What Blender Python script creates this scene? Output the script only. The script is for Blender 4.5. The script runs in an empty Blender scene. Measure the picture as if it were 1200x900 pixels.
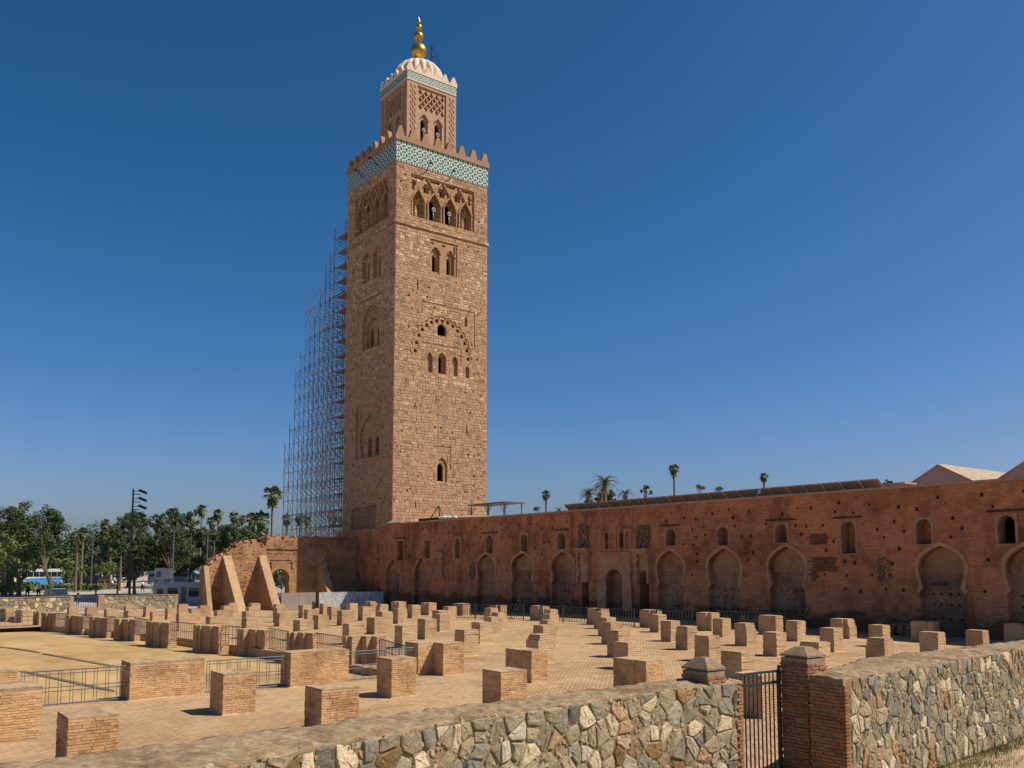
import bpy, bmesh, math, random
import numpy as np
from mathutils import Vector, Matrix, geometry
random.seed(7)
SC = bpy.context.scene
COL = SC.collection
R = math.radians
# ------------------------------------------------------------------ camera
cam_d = bpy.data.cameras.new("camera")
cam = bpy.data.objects.new("camera", cam_d); COL.objects.link(cam)
cam.location = (0, 0, 4.0)
cam.rotation_euler = (R(90 + 5.209), 0, R(52.878))
cam_d.sensor_width = 36; cam_d.lens = 31.59
cam_d.shift_y = 0.0967
cam_d.clip_start = 0.1; cam_d.clip_end = 8000
SC.camera = cam
# ------------------------------------------------------------------ light
SUN_AZ = math.atan2(.71, .70)            # direction towards the sun, from +X
SUN_EL = R(51.3)
SUNV = Vector((math.cos(SUN_EL)*math.cos(SUN_AZ), math.cos(SUN_EL)*math.sin(SUN_AZ), math.sin(SUN_EL)))
W = bpy.data.worlds.new("World"); SC.world = W; W.use_nodes = True
wn = W.node_tree; wn.nodes.clear()
sky = wn.nodes.new('ShaderNodeTexSky'); sky.sky_type = 'NISHITA'; sky.sun_disc = False
sky.sun_elevation = SUN_EL; sky.sun_rotation = math.atan2(SUNV.x, SUNV.y)
sky.altitude = 460; sky.air_density = 1.0; sky.dust_density = 2.0; sky.ozone_density = 1.0
EXPOSURE = 0.25
sep_ = wn.nodes.new('ShaderNodeSeparateColor'); comb = wn.nodes.new('ShaderNodeCombineColor')
# deep dry-air blue: one tone curve per channel over the whole sky, capped so the sun's aureole stays sky-bright
for ch, (g_, k_, cap_) in enumerate(((2.047,.01449,.26),(1.275,.04637,.37),(1.421,.0516,.56))):
    p_ = wn.nodes.new('ShaderNodeMath'); p_.operation = 'POWER'; p_.inputs[1].default_value = g_
    m_ = wn.nodes.new('ShaderNodeMath'); m_.operation = 'MULTIPLY'; m_.inputs[1].default_value = k_/(.06*2**EXPOSURE)
    c_ = wn.nodes.new('ShaderNodeMath'); c_.operation = 'MINIMUM'; c_.inputs[1].default_value = cap_/(.06*2**EXPOSURE)
    wn.links.new(sep_.outputs[ch], p_.inputs[0]); wn.links.new(p_.outputs[0], m_.inputs[0]); wn.links.new(m_.outputs[0], c_.inputs[0]); wn.links.new(c_.outputs[0], comb.inputs[ch])
bg = wn.nodes.new('ShaderNodeBackground'); bg.inputs['Strength'].default_value = 0.06
wo = wn.nodes.new('ShaderNodeOutputWorld')
wn.links.new(sky.outputs[0], sep_.inputs[0]); wn.links.new(comb.outputs[0], bg.inputs[0]); wn.links.new(bg.outputs[0], wo.inputs[0])
sl = bpy.data.lights.new("sun", 'SUN'); sl.energy = 5.0; sl.angle = R(0.53); sl.color = (1.0, .93, .82)
so = bpy.data.objects.new("sun", sl); COL.objects.link(so)
so.rotation_euler = (-SUNV).to_track_quat('-Z', 'Y').to_euler(); so.location = (20, 20, 60)
SC.view_settings.view_transform = 'Standard'; SC.view_settings.look = 'None'
SC.view_settings.exposure = EXPOSURE; SC.view_settings.gamma = 1.0

def ground_z(A):
    return 0.0 if A > -52 else max(-.85, .024*(A+52))

# ------------------------------------------------------------------ mesh helper
class MB:
    def __init__(s): s.v = []; s.f = []; s.m = []
    def poly(s, pts, m=0):
        b = len(s.v); s.v += [tuple(p) for p in pts]; s.f.append(tuple(range(b, b+len(pts)))); s.m.append(m)
    def box(s, x0, x1, y0, y1, z0, z1, m=0, rot=0, piv=None, jit=0):
        c = [(x0,y0,z0),(x1,y0,z0),(x1,y1,z0),(x0,y1,z0),(x0,y0,z1),(x1,y0,z1),(x1,y1,z1),(x0,y1,z1)]
        if jit: c = [tuple(q+random.uniform(-jit,jit) for q in p) for p in c]
        if rot:
            px, py = piv if piv else ((x0+x1)/2, (y0+y1)/2); ca, sa = math.cos(rot), math.sin(rot)
            c = [(px+(x-px)*ca-(y-py)*sa, py+(x-px)*sa+(y-py)*ca, z) for x,y,z in c]
        s.hexa(c, m)
    def hexa(s, c, m=0):
        b = len(s.v); s.v += [tuple(p) for p in c]
        for f in ((0,3,2,1),(4,5,6,7),(0,1,5,4),(1,2,6,5),(2,3,7,6),(3,0,4,7)):
            s.f.append(tuple(b+i for i in f)); s.m.append(m)
    def prism(s, pts, z0, z1, m=0, jit=0):
        """pts counter-clockwise plan polygon"""
        a = sum(pts[i][0]*pts[(i+1)%len(pts)][1]-pts[(i+1)%len(pts)][0]*pts[i][1] for i in range(len(pts)))
        if a < 0: pts = pts[::-1]
        n = len(pts); b = len(s.v)
        j = lambda: random.uniform(-jit, jit) if jit else 0
        q = [(x+j(), y+j()) for x, y in [(p[0],p[1]) for p in pts]]
        s.v += [(x,y,z0) for x,y in q] + [(x,y,z1) for x,y in q]
        s.f.append(tuple(b+i for i in range(n-1,-1,-1))); s.m.append(m)
        s.f.append(tuple(b+n+i for i in range(n))); s.m.append(m)
        for i in range(n):
            k = (i+1) % n; s.f.append((b+i,b+k,b+n+k,b+n+i)); s.m.append(m)
    def bar(s, p, q, r, m=0, n=4, r2=None):
        p = Vector(p); q = Vector(q); d = (q-p)
        if d.length < 1e-6: return
        d.normalize(); a = d.orthogonal().normalized() if abs(d.z) < .95 else Vector((1,0,0)).cross(d).normalized()
        c = d.cross(a); b = len(s.v); r2 = r if r2 is None else r2
        for P, rr in ((p, r), (q, r2)):
            for i in range(n):
                t = 2*math.pi*(i+.5)/n
                s.v.append(tuple(P + a*rr*math.cos(t) + c*rr*math.sin(t)))
        for i in range(n):
            k = (i+1) % n; s.f.append((b+i,b+k,b+n+k,b+n+i)); s.m.append(m)
        s.f.append(tuple(b+i for i in range(n-1,-1,-1))); s.m.append(m)
        s.f.append(tuple(b+n+i for i in range(n))); s.m.append(m)
    def tube(s, pts, rs, m=0, n=8):
        for i in range(len(pts)-1): s.bar(pts[i], pts[i+1], rs[i], m, n, rs[i+1])
    def lathe(s, c, prof, n=24, m=0, sq=None):
        """prof: list of (r, z); closed at ends if r=0"""
        b = len(s.v)
        for r, z in prof:
            for i in range(n):
                t = 2*math.pi*i/n; s.v.append((c[0]+r*math.cos(t), c[1]+r*math.sin(t), c[2]+z))
        for j in range(len(prof)-1):
            for i in range(n):
                k = (i+1) % n
                s.f.append((b+j*n+i, b+j*n+k, b+(j+1)*n+k, b+(j+1)*n+i)); s.m.append(m)
    def extrude_face(s, O, U, V, N, poly2, d, m=0):
        """polygon in the frame (O,U,V), thickness d along N (front at +d)"""
        a = sum(poly2[i][0]*poly2[(i+1)%len(poly2)][1]-poly2[(i+1)%len(poly2)][0]*poly2[i][1] for i in range(len(poly2)))
        if (a < 0) != (U.cross(V).dot(N) < 0): poly2 = poly2[::-1]
        n = len(poly2); b = len(s.v)
        s.v += [tuple(O+U*x+V*y) for x,y in poly2] + [tuple(O+U*x+V*y+N*d) for x,y in poly2]
        s.f.append(tuple(b+n+i for i in range(n))); s.m.append(m)
        s.f.append(tuple(b+i for i in range(n-1,-1,-1))); s.m.append(m)
        for i in range(n):
            k = (i+1) % n; s.f.append((b+i,b+k,b+n+k,b+n+i)); s.m.append(m)
    def build(s, name, mats, parent=None, smooth=False, kind=None):
        me = bpy.data.meshes.new(name)
        off = Vector((0,0,0))
        v = np.array(s.v, dtype=float).reshape(-1,3)
        if parent is not None:
            off = world_loc(parent)
        me.from_pydata((v-np.array(off)).tolist(), [], s.f)
        if not isinstance(mats, (list, tuple)): mats = [mats]
        for m in mats: me.materials.append(m)
        if len(mats) > 1: me.polygons.foreach_set('material_index', s.m)
        if smooth: me.polygons.foreach_set('use_smooth', [True]*len(s.f))
        auto_uv(me, v)
        me.update()
        o = bpy.data.objects.new(name, me); COL.objects.link(o)
        if parent is not None: o.parent = parent
        if kind: o['kind'] = kind
        return o

def auto_uv(me, v):
    nl = len(me.loops)
    if not nl: return
    li = np.empty(nl, dtype=np.int32); me.loops.foreach_get('vertex_index', li)
    npol = len(me.polygons)
    nor = np.empty(npol*3); me.polygons.foreach_get('normal', nor); nor = nor.reshape(-1,3)
    tot = np.empty(npol, dtype=np.int32); me.polygons.foreach_get('loop_total', tot)
    nn = np.repeat(nor, tot, axis=0); P = v[li]
    h = np.hypot(nn[:,0], nn[:,1]); h2 = np.where(h < 1e-6, 1, h)
    tx, ty = -nn[:,1]/h2, nn[:,0]/h2
    u = P[:,0]*tx + P[:,1]*ty; w = P[:,2]
    flat = np.abs(nn[:,2]) > .72
    u = np.where(flat, P[:,0], u); w = np.where(flat, P[:,1], w)
    uv = me.uv_layers.new(name='UVMap')
    uv.data.foreach_set('uv', np.stack([u, w], 1).astype(np.float32).ravel())

_loc = {}
def world_loc(o):
    l = Vector(o.location); p = o.parent
    while p is not None: l += Vector(p.location); p = p.parent
    return l
def tag(o, label=None, cat=None, group=None, kind=None):
    if label: o['label'] = label
    if cat: o['category'] = cat
    if group: o['group'] = group
    if kind: o['kind'] = kind
    elif cat: o['kind'] = 'thing'
    return o
def thing(name, loc, label, cat, group=None):
    o = bpy.data.objects.new(name, None); o.location = loc; o.empty_display_size = .3; COL.objects.link(o)
    return tag(o, label, cat, group)
def copy_tree(o, parent=None):
    c = o.copy(); COL.objects.link(c); c.parent = parent
    for ch in list(o.children): copy_tree(ch, c)
    return c
def inst(name, me, loc, parent, scale=(1,1,1), rot=(0,0,0)):
    o = bpy.data.objects.new(name, me); COL.objects.link(o); o.parent = parent
    o.location = Vector(loc) - world_loc(parent); o.scale = scale; o.rotation_euler = rot
    return o

# wall sheets with recesses -------------------------------------------------
def in_poly(x, y, P):
    c = False; n = len(P); j = n-1
    for i in range(n):
        xi, yi = P[i]; xj, yj = P[j]
        if (yi > y) != (yj > y) and x < (xj-xi)*(y-yi)/(yj-yi)+xi: c = not c
        j = i
    return c
def fill(outer, holes):
    vs = []; es = []
    for P in [outer]+holes:
        b = len(vs); n = len(P); vs += [Vector(p) for p in P]; es += [(b+i, b+(i+1)%n) for i in range(n)]
    r = geometry.delaunay_2d_cdt(vs, es, [], 0, 1e-5)
    V2, F = r[0], r[2]; out = []
    for f in F:
        cx = sum(V2[i].x for i in f)/len(f); cy = sum(V2[i].y for i in f)/len(f)
        if in_poly(cx, cy, outer) and not any(in_poly(cx, cy, h) for h in holes): out.append(tuple(f))
    return V2, out
def sheet(mb, O, U, V, N, outer, recs, d0=0.0, m=0):
    """recs: list of (poly, depth, back_mat or None, kids, reveal_mat)"""
    V2, F = fill(outer, [r[0] for r in recs])
    base = len(mb.v); mb.v += [tuple(O+U*p.x+V*p.y-N*d0) for p in V2]
    for f in F:
        a = (V2[f[1]]-V2[f[0]]).cross(V2[f[2]]-V2[f[0]])
        if (a > 0) != (U.cross(V).dot(N) > 0): f = f[::-1]
        mb.f.append(tuple(base+i for i in f)); mb.m.append(m)
    for poly, dep, bm, kids, rm in recs:
        n = len(poly); b = len(mb.v)
        mb.v += [tuple(O+U*x+V*y-N*d0) for x,y in poly]+[tuple(O+U*x+V*y-N*(d0+dep)) for x,y in poly]
        for i in range(n):
            k = (i+1)%n; mb.f.append((b+i,b+k,b+n+k,b+n+i)); mb.m.append(rm)
        if bm is not None: sheet(mb, O, U, V, N, poly, kids, d0+dep, bm)
def rect(a, b, c, d): return [(a,c),(b,c),(b,d),(a,d)]
def pointed(c, hw, z0, zs, zt, n=7, rnd=False):
    H = zt-zs; Rr = (H*H+hw*hw)/(2*hw) if H > hw else None
    pts = [(c-hw, z0), (c+hw, z0)]
    rt = []
    for i in range(n+1):
        if rnd:
            a = math.pi/2*i/n; rt.append((c+hw*math.cos(a), zs+H*math.sin(a)))
        elif not Rr or H < hw*1.4:
            t = i/n; t = t**.85; rt.append((c+hw*(1-t**1.85), zs+H*t))
        elif Rr:
            a = math.asin(min(1, H/Rr))*i/n; rt.append((c+Rr*math.cos(a)-(Rr-hw), zs+Rr*math.sin(a)))
        else:
            a = math.pi/2*i/n; rt.append((c+hw*math.cos(a), zs+H*math.sin(a)))
    lt = [(2*c-x, z) for x, z in rt[:-1]][::-1]
    return pts + rt + lt
def horseshoe(c, hw, z0, zp, zw, zt, jw=.92, n=8, rnd=False):
    j = hw*jw; rt = [(c+hw*.985, z0), (c+hw*.985, zp-.25), (c+j+.02, zp-.06), (c+j, zp)]
    for i in range(1, 4): t = i/4; rt.append((c+j+(hw-j)*math.sin(t*math.pi/2), zp+(zw-zp)*t))
    H = zt-zw; Rr = (H*H+hw*hw)/(2*hw)
    for i in range(n+1):
        t = (i/n)**.85; a = math.pi/2*i/n; rt.append((c+hw*math.cos(a), zw+H*math.sin(a)) if rnd else (c+hw*(1-t**2.5), zw+H*t))
    lt = [(2*c-x, z) for x, z in rt[:-1]][::-1]
    return rt+lt
def lobed(c, hw, z0, zs, zt, nl=4, amp=.14):
    """poly-lobed pointed arch"""
    base = pointed(c, hw, z0, zs, zt, 24)
    rt = base[2:27]; out = []
    for i, (x, z) in enumerate(rt):
        t = i/24*nl; o = amp*(abs(math.sin(math.pi*t))-.35)
        dx, dz = x-c, z-zs*.7-zt*.3; L = math.hypot(dx, dz) or 1
        out.append((x+dx/L*o, z+dz/L*o))
    out[-1] = (c, zt+amp)
    lt = [(2*c-x, z) for x, z in out[:-1]][::-1]
    return [(c-hw*.86, z0), (c+hw*.86, z0)] + out + lt
def band(mb, O, U, V, N, poly, w, d, m=0, closed=False):
    """flat ribbon following poly in the frame, proud by d"""
    P = []
    for p in poly:
        p = Vector(p)
        if not P or (p-P[-1]).length > 1e-3: P.append(p)
    n = len(P); nr = []
    for i in range(n):
        t1 = (P[i]-P[i-1]).normalized() if i > 0 else (P[1]-P[0]).normalized()
        t2 = (P[i+1]-P[i]).normalized() if i < n-1 else t1
        t = (t1+t2).normalized(); k = 1/max(.5, t.dot(t1)); nr.append(Vector((t.y, -t.x))*w/2*k)
    for i in range(n-1):
        q = [P[i]-nr[i], P[i+1]-nr[i+1], P[i+1]+nr[i+1], P[i]+nr[i]]
        lo = [O+U*p.x+V*p.y for p in q]; hi = [p+N*d for p in lo]
        mb.hexa(lo+hi, m)
# ------------------------------------------------------------------ materials
def nmat(name):
    m = bpy.data.materials.new(name); m.use_nodes = True; nt = m.node_tree; nt.nodes.clear()
    out = nt.nodes.new('ShaderNodeOutputMaterial'); b = nt.nodes.new('ShaderNodeBsdfPrincipled')
    nt.links.new(b.outputs[0], out.inputs[0]); return m, nt, b
class NT:
    def __init__(s, nt): s.nt = nt
    def n(s, t, ins=None, **kw):
        x = s.nt.nodes.new(t)
        for k, v in kw.items(): setattr(x, k, v)
        for k, v in (ins or {}).items():
            if isinstance(v, bpy.types.NodeSocket): s.nt.links.new(v, x.inputs[k])
            else: x.inputs[k].default_value = v
        return x
    def coords(s, kind='Object'): return s.n('ShaderNodeTexCoord').outputs[kind]
    def wpos(s): return s.n('ShaderNodeNewGeometry').outputs['Position']
    def noise(s, vec, scale, det=4, rough=.6, dist=0):
        x = s.n('ShaderNodeTexNoise', {'Scale': scale, 'Detail': det, 'Roughness': rough, 'Distortion': dist}); s.nt.links.new(vec, x.inputs['Vector']); return x.outputs[0]
    def ramp(s, fac, stops, interp='LINEAR'):
        x = s.n('ShaderNodeValToRGB', {'Fac': fac}); cr = x.color_ramp; cr.interpolation = interp
        while len(cr.elements) < len(stops): cr.elements.new(.5)
        for e, (p, c) in zip(cr.elements, stops):
            e.position = p; e.color = c if len(c) == 4 else (*c, 1)
        return x.outputs[0]
    def mix(s, fac, a, b, mode='MIX'):
        x = s.n('ShaderNodeMixRGB', blend_type=mode)
        for k, v in (('Fac', fac), ('Color1', a), ('Color2', b)):
            if isinstance(v, bpy.types.NodeSocket): s.nt.links.new(v, x.inputs[k])
            else: x.inputs[k].default_value = v if k == 'Fac' else (*v, 1) if len(v) == 3 else v
        return x.outputs[0]
    def math(s, op, a, b=0.0, c=None):
        x = s.n('ShaderNodeMath', operation=op)
        for i, v in enumerate((a, b) if c is None else (a, b, c)):
            if isinstance(v, bpy.types.NodeSocket): s.nt.links.new(v, x.inputs[i])
            else: x.inputs[i].default_value = v
        return x.outputs[0]
    def bump(s, h, strength, dist, prev=None):
        x = s.n('ShaderNodeBump', {'Strength': strength, 'Distance': dist, 'Height': h})
        if prev is not None: s.nt.links.new(prev, x.inputs['Normal'])
        return x.outputs[0]
    def mapping(s, vec, sc): return s.n('ShaderNodeMapping', {'Vector': vec, 'Scale': sc}).outputs[0]
def finish(nt, b, col, rough=.85, normal=None, spec=.2, metal=0):
    g = lambda k, v: nt.links.new(v, b.inputs[k]) if isinstance(v, bpy.types.NodeSocket) else setattr(b.inputs[k], 'default_value', v)
    g('Base Color', col if isinstance(col, bpy.types.NodeSocket) else (*col, 1)); g('Roughness', rough); g('Metallic', metal)
    b.inputs['Specular IOR Level'].default_value = spec
    if normal is not None: nt.links.new(normal, b.inputs['Normal'])

def mat_brick(name, c1, c2, mort, bw=.27, bh=.062, ms=.012, bump=.5, stain=.35, stain_col=None, rand=.25, big=.35, warp=.02, damp=0):
    m, nt, b = nmat(name); T = NT(nt)
    uv = T.coords('UV'); wp = T.wpos()
    nz = T.n('ShaderNodeTexNoise', {'Scale': 3.0, 'Detail': 3.0}); nt.links.new(wp, nz.inputs['Vector'])
    off = T.n('ShaderNodeVectorMath', {0: nz.outputs['Color'], 1: (.5,.5,.5)}, operation='SUBTRACT').outputs[0]
    off = T.n('ShaderNodeVectorMath', {0: off, 'Scale': warp}, operation='SCALE').outputs[0]
    uv2 = T.n('ShaderNodeVectorMath', {0: uv, 1: off}, operation='ADD').outputs[0]
    br = T.n('ShaderNodeTexBrick', {'Vector': uv2, 'Color1': (*c1,1), 'Color2': (*c2,1), 'Mortar': (*mort,1), 'Scale': 1.0, 'Mortar Size': ms, 'Mortar Smooth': .3, 'Bias': 0.0, 'Brick Width': bw, 'Row Height': bh})
    col = br.outputs['Color']
    big_n = T.noise(wp, .9, 5, .65)
    col = T.mix(big, col, T.ramp(big_n, [(.3, (.35,.33,.31)), (.5, (1,1,1)), (.75, (1.0,.97,.9))]), 'MULTIPLY')
    fine = T.noise(wp, 14, 4, .7)
    col = T.mix(.35, col, T.ramp(fine, [(.3, (.5,.48,.46)), (.6, (1,1,1))]), 'MULTIPLY')
    if stain_col:
        st = T.noise(T.mapping(wp, (1,1,.45)), .35, 6, .72)
        col = T.mix(T.ramp(st, [(.5, (0,0,0)), (.66, (stain,)*3)]), col, stain_col)
    if damp:
        sk = T.noise(T.mapping(wp, (.42,.42,.07)), 1.0, 4, .6); col = T.mix(T.ramp(sk, [(.56, (0,0,0)), (.66, (.7,)*3)]), col, (.13,.055,.03))
        pt = T.noise(wp, .28, 5, .75); col = T.mix(.6, col, T.ramp(pt, [(.38, (.45,.38,.38)), (.5, (1,1,1)), (.64, (1.3,1.2,1.12))]), 'MULTIPLY')
        zc = T.n('ShaderNodeSeparateXYZ', {'Vector': wp}).outputs[2]; dn = T.noise(T.mapping(wp, (.5,.5,1.2)), .8, 6, .7)
        dd = T.math('SUBTRACT', T.math('ADD', T.math('MULTIPLY', dn, 4.4), -.9), zc)
        col = T.mix(T.ramp(dd, [(.0, (0,0,0)), (.45, (damp,)*3)]), col, (.07,.04,.028))
    if rand:
        rn = T.n('ShaderNodeObjectInfo').outputs['Random']
        col = T.mix(rand, col, T.ramp(rn, [(0, (.62,.55,.5)), (.35, (.9,.86,.8)), (.7, (1,.95,.9)), (1, (.85,.9,.95))]), 'MULTIPLY')
    inv = T.math('SUBTRACT', 1.0, br.outputs['Fac'])
    h = T.math('ADD', inv, T.math('MULTIPLY', fine, .8))
    finish(nt, b, col, .93, T.bump(h, bump, .03), .12)
    return m
def mat_plain(name, c, rough=.8, var=.25, scale=4, bump=.15, dist=.02, metal=0, spec=.25, rand=0, c2=None, stretch=(1,1,1), mottle=0):
    m, nt, b = nmat(name); T = NT(nt); wp = T.wpos(); v = T.mapping(wp, stretch)
    n1 = T.noise(v, scale, 6, .65)
    c2 = c2 or tuple(x*(1-var) for x in c)
    col = T.ramp(n1, [(.32, c2), (.62, c)])
    if rand:
        rn = T.n('ShaderNodeObjectInfo').outputs['Random']
        col = T.mix(rand, col, T.ramp(rn, [(0, (.62,.55,.48)), (.2, (.9,.86,.82)), (.6, (1,1,1)), (1, (.98,.86,.72))]), 'MULTIPLY')
    if mottle:
        mo = T.noise(wp, .9, 6, .7); m2 = T.noise(T.mapping(wp, (1,1,5)), 2.5, 5, .7)
        col = T.mix(mottle, col, T.ramp(mo, [(.36, (.52,.44,.37)), (.52, (1,1,1)), (.7, (1.12,1.08,1.0))]), 'MULTIPLY'); col = T.mix(mottle*.8, col, T.ramp(m2, [(.36, (.55,.48,.42)), (.52, (1,1,1))]), 'MULTIPLY')
    nor = T.bump(T.noise(v, scale*6, 4, .7), bump, dist) if bump else None
    finish(nt, b, col, rough, nor, spec, metal); return m

M = {}
M['pillar'] = mat_brick('pillar_brick', (.62,.385,.195), (.48,.28,.135), (.70,.52,.33), .27, .072, .017, .7, .4, (.24,.16,.10), .35, .5)
M['pillar_top'] = mat_plain('pillar_mortar_top', (.50,.345,.195), .95, .35, 6, .5, .03, mottle=.6)
M['mortar_core'] = mat_plain('pillar_mortar_core', (.58,.41,.24), .95, .3, 9, .6, .02, mottle=.6)
M['brick_piece'] = mat_plain('brick_piece', (.70,.455,.24), .93, .3, 16, .6, .012, rand=.55, c2=(.54,.32,.16), mottle=.7)
M['brick_red'] = mat_plain('brick_piece_red', (.42,.225,.12), .93, .4, 14, .6, .012, rand=.6, c2=(.25,.125,.065), mottle=.6)
M['gate_mortar'] = mat_plain('gate_pier_mortar', (.33,.24,.17), .95, .3, 9, .6, .02)
M['wall_brick'] = mat_brick('old_wall_brick', (.64,.25,.11), (.42,.155,.068), (.56,.29,.16), .34, .10, .02, .6, .6, (.12,.055,.03), 0, .6, .05, .75)
M['wall_low'] = mat_brick('arch_infill_brick', (.42,.25,.16), (.35,.20,.125), (.33,.20,.13), .3, .085, .012, .5, .5, (.14,.08,.055), 0, .5, .05, .5)
M['plaster'] = mat_plain('old_lime_plaster', (.46,.27,.165), .9, .35, 2.5, .4, .03)
M['plaster_red'] = mat_plain('red_wash_plaster', (.56,.30,.17), .9, .35, 1.3, .4, .03)
M['coping'] = mat_plain('wall_coping', (.48,.32,.21), .9, .3, 1.5, .3, .02)
M['ruin'] = mat_brick('ruin_brick', (.54,.285,.145), (.43,.21,.10), (.52,.33,.19), .30, .085, .016, .8, .6, (.2,.10,.055), 0, .7, .08)
M['ruin_fin'] = mat_brick('buttress_brick', (.54,.33,.175), (.40,.225,.115), (.60,.41,.25), .34, .10, .02, .8, .55, (.22,.12,.07), 0, .4)
M['rubble'] = mat_plain('rubble_infill', (.36,.22,.135), .95, .6, 4.5, .9, .08)
M['white_paint'] = mat_plain('aged_white_paint', (.74,.70,.64), .6, .1, 3, .05)
M['dark_wood'] = mat_plain('dark_wood', (.09,.05,.03), .8, .3, 6, .3)
M['iron'] = mat_plain('painted_iron', (.035,.04,.05), .5, .3, 20, .1, .005, metal=.0, spec=.5)
M['iron_grey'] = mat_plain('galvanised_rail', (.085,.10,.125), .5, .3, 20, .1, .005, spec=.5)
M['scaf'] = mat_plain('scaffold_steel', (.17,.175,.19), .45, .3, 12, .1, .005, metal=.3, spec=.5)
M['plank'] = mat_plain('scaffold_plank', (.26,.19,.15), .85, .4, 5, .3)
M['gold'] = mat_plain('gilded_copper', (.62,.40,.07), .33, .45, 2.2, .1, .01, metal=.85, spec=.5, c2=(.33,.20,.04))
M['dome'] = mat_plain('cream_dome_plaster', (.68,.54,.42), .85, .15, 1.2, .2, .02)
M['lantern'] = mat_plain('lantern_plaster', (.45,.285,.18), .88, .22, 1.4, .3, .03)
M['merlon'] = mat_plain('merlon_plaster', (.36,.21,.13), .88, .25, 1.2, .3, .03)
M['speaker'] = mat_plain('speaker_grey', (.5,.5,.48), .4, .1, 8, .05)
M['metal_sheet'] = None
M['sand'] = None

def mat_tower():
    m, nt, b = nmat('tower_rubble_stone'); T = NT(nt); uv = T.coords('UV'); wp = T.wpos()
    nz = T.n('ShaderNodeTexNoise', {'Scale': 1.6, 'Detail': 3.0}); nt.links.new(wp, nz.inputs['Vector'])
    off = T.n('ShaderNodeVectorMath', {0: nz.outputs['Color'], 1: (.5,.5,.5)}, operation='SUBTRACT').outputs[0]
    off = T.n('ShaderNodeVectorMath', {0: off, 'Scale': .62}, operation='SCALE').outputs[0]
    uv2 = T.n('ShaderNodeVectorMath', {0: uv, 1: off}, operation='ADD').outputs[0]
    br = T.n('ShaderNodeTexBrick', {'Vector': uv2, 'Color1': (.48,.30,.175,1), 'Color2': (.40,.245,.135,1), 'Mortar': (.50,.32,.195,1), 'Scale': 1.0, 'Mortar Size': .035, 'Mortar Smooth': .6, 'Bias': -.15, 'Brick Width': .85, 'Row Height': .42}, offset=.37)
    col = br.outputs['Color']
    vo = T.n('ShaderNodeTexVoronoi', {'Vector': T.mapping(wp, (1,1,1.7)), 'Scale': 1.55, 'Randomness': 1.0})
    cell = T.n('ShaderNodeSeparateColor', {'Color': vo.outputs['Color']}).outputs[0]
    # single darker or paler stones, size limited by the cell distance
    near = T.math('LESS_THAN', vo.outputs['Distance'], .36)
    dk = T.math('MULTIPLY', T.math('GREATER_THAN', cell, .80), near)
    col = T.mix(T.math('MULTIPLY', dk, .6), col, (.17,.12,.085))
    hz = T.n('ShaderNodeSeparateXYZ', {'Vector': wp}).outputs[2]
    up = T.ramp(T.math('DIVIDE', T.math('SUBTRACT', hz, 25.0), 30.0), [(.15, (.03,)*3), (.45, (1,)*3)])
    patch = T.ramp(T.noise(wp, .22, 3, .6), [(.38, (0,0,0)), (.5, (1,1,1))])
    pale = T.math('MULTIPLY', T.math('MULTIPLY', T.math('LESS_THAN', cell, .3), near), T.math('MULTIPLY', patch, up))
    col = T.mix(T.math('MULTIPLY', pale, .85), col, (.80,.66,.50))
    pit = T.n('ShaderNodeTexVoronoi', {'Vector': wp, 'Scale': 2.3, 'Randomness': 1.0})
    pc = T.n('ShaderNodeSeparateColor', {'Color': pit.outputs['Color']}).outputs[1]
    pm = T.math('MULTIPLY', T.math('LESS_THAN', pit.outputs['Distance'], .19), T.math('GREATER_THAN', pc, .62))
    col = T.mix(T.math('MULTIPLY', pm, .8), col, (.07,.045,.03))
    fine = T.noise(wp, 5, 5, .75)
    col = T.mix(.5, col, T.ramp(fine, [(.33, (.52,.47,.42)), (.55, (1,1,1))]), 'MULTIPLY')
    big = T.noise(wp, .16, 4, .6)
    col = T.mix(.4, col, T.ramp(big, [(.35, (.7,.62,.55)), (.6, (1,1,1))]), 'MULTIPLY')
    h = T.math('ADD', T.math('SUBTRACT', 1.0, br.outputs['Fac']), T.math('MULTIPLY', fine, 1.2))
    h = T.math('SUBTRACT', h, T.math('MULTIPLY', pm, 2.0)); h = T.math('SUBTRACT', h, dk)
    finish(nt, b, col, .93, T.bump(h, .8, .07), .1); return m
M['tower'] = mat_tower()
def facing(name, c, c2): return mat_plain(name, c, .93, .3, 3.5, .7, .05, c2=c2, spec=.12)
FACE = [facing('facing_tan_stone', (.47,.295,.18), (.37,.235,.14)), facing('facing_brown_stone', (.43,.27,.16), (.31,.19,.11)), facing('facing_sandy_stone', (.50,.32,.20), (.40,.255,.155)),
        facing('facing_dark_stone', (.33,.21,.135), (.20,.13,.085)), facing('facing_pale_stone', (.62,.455,.31), (.46,.32,.205))]
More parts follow.
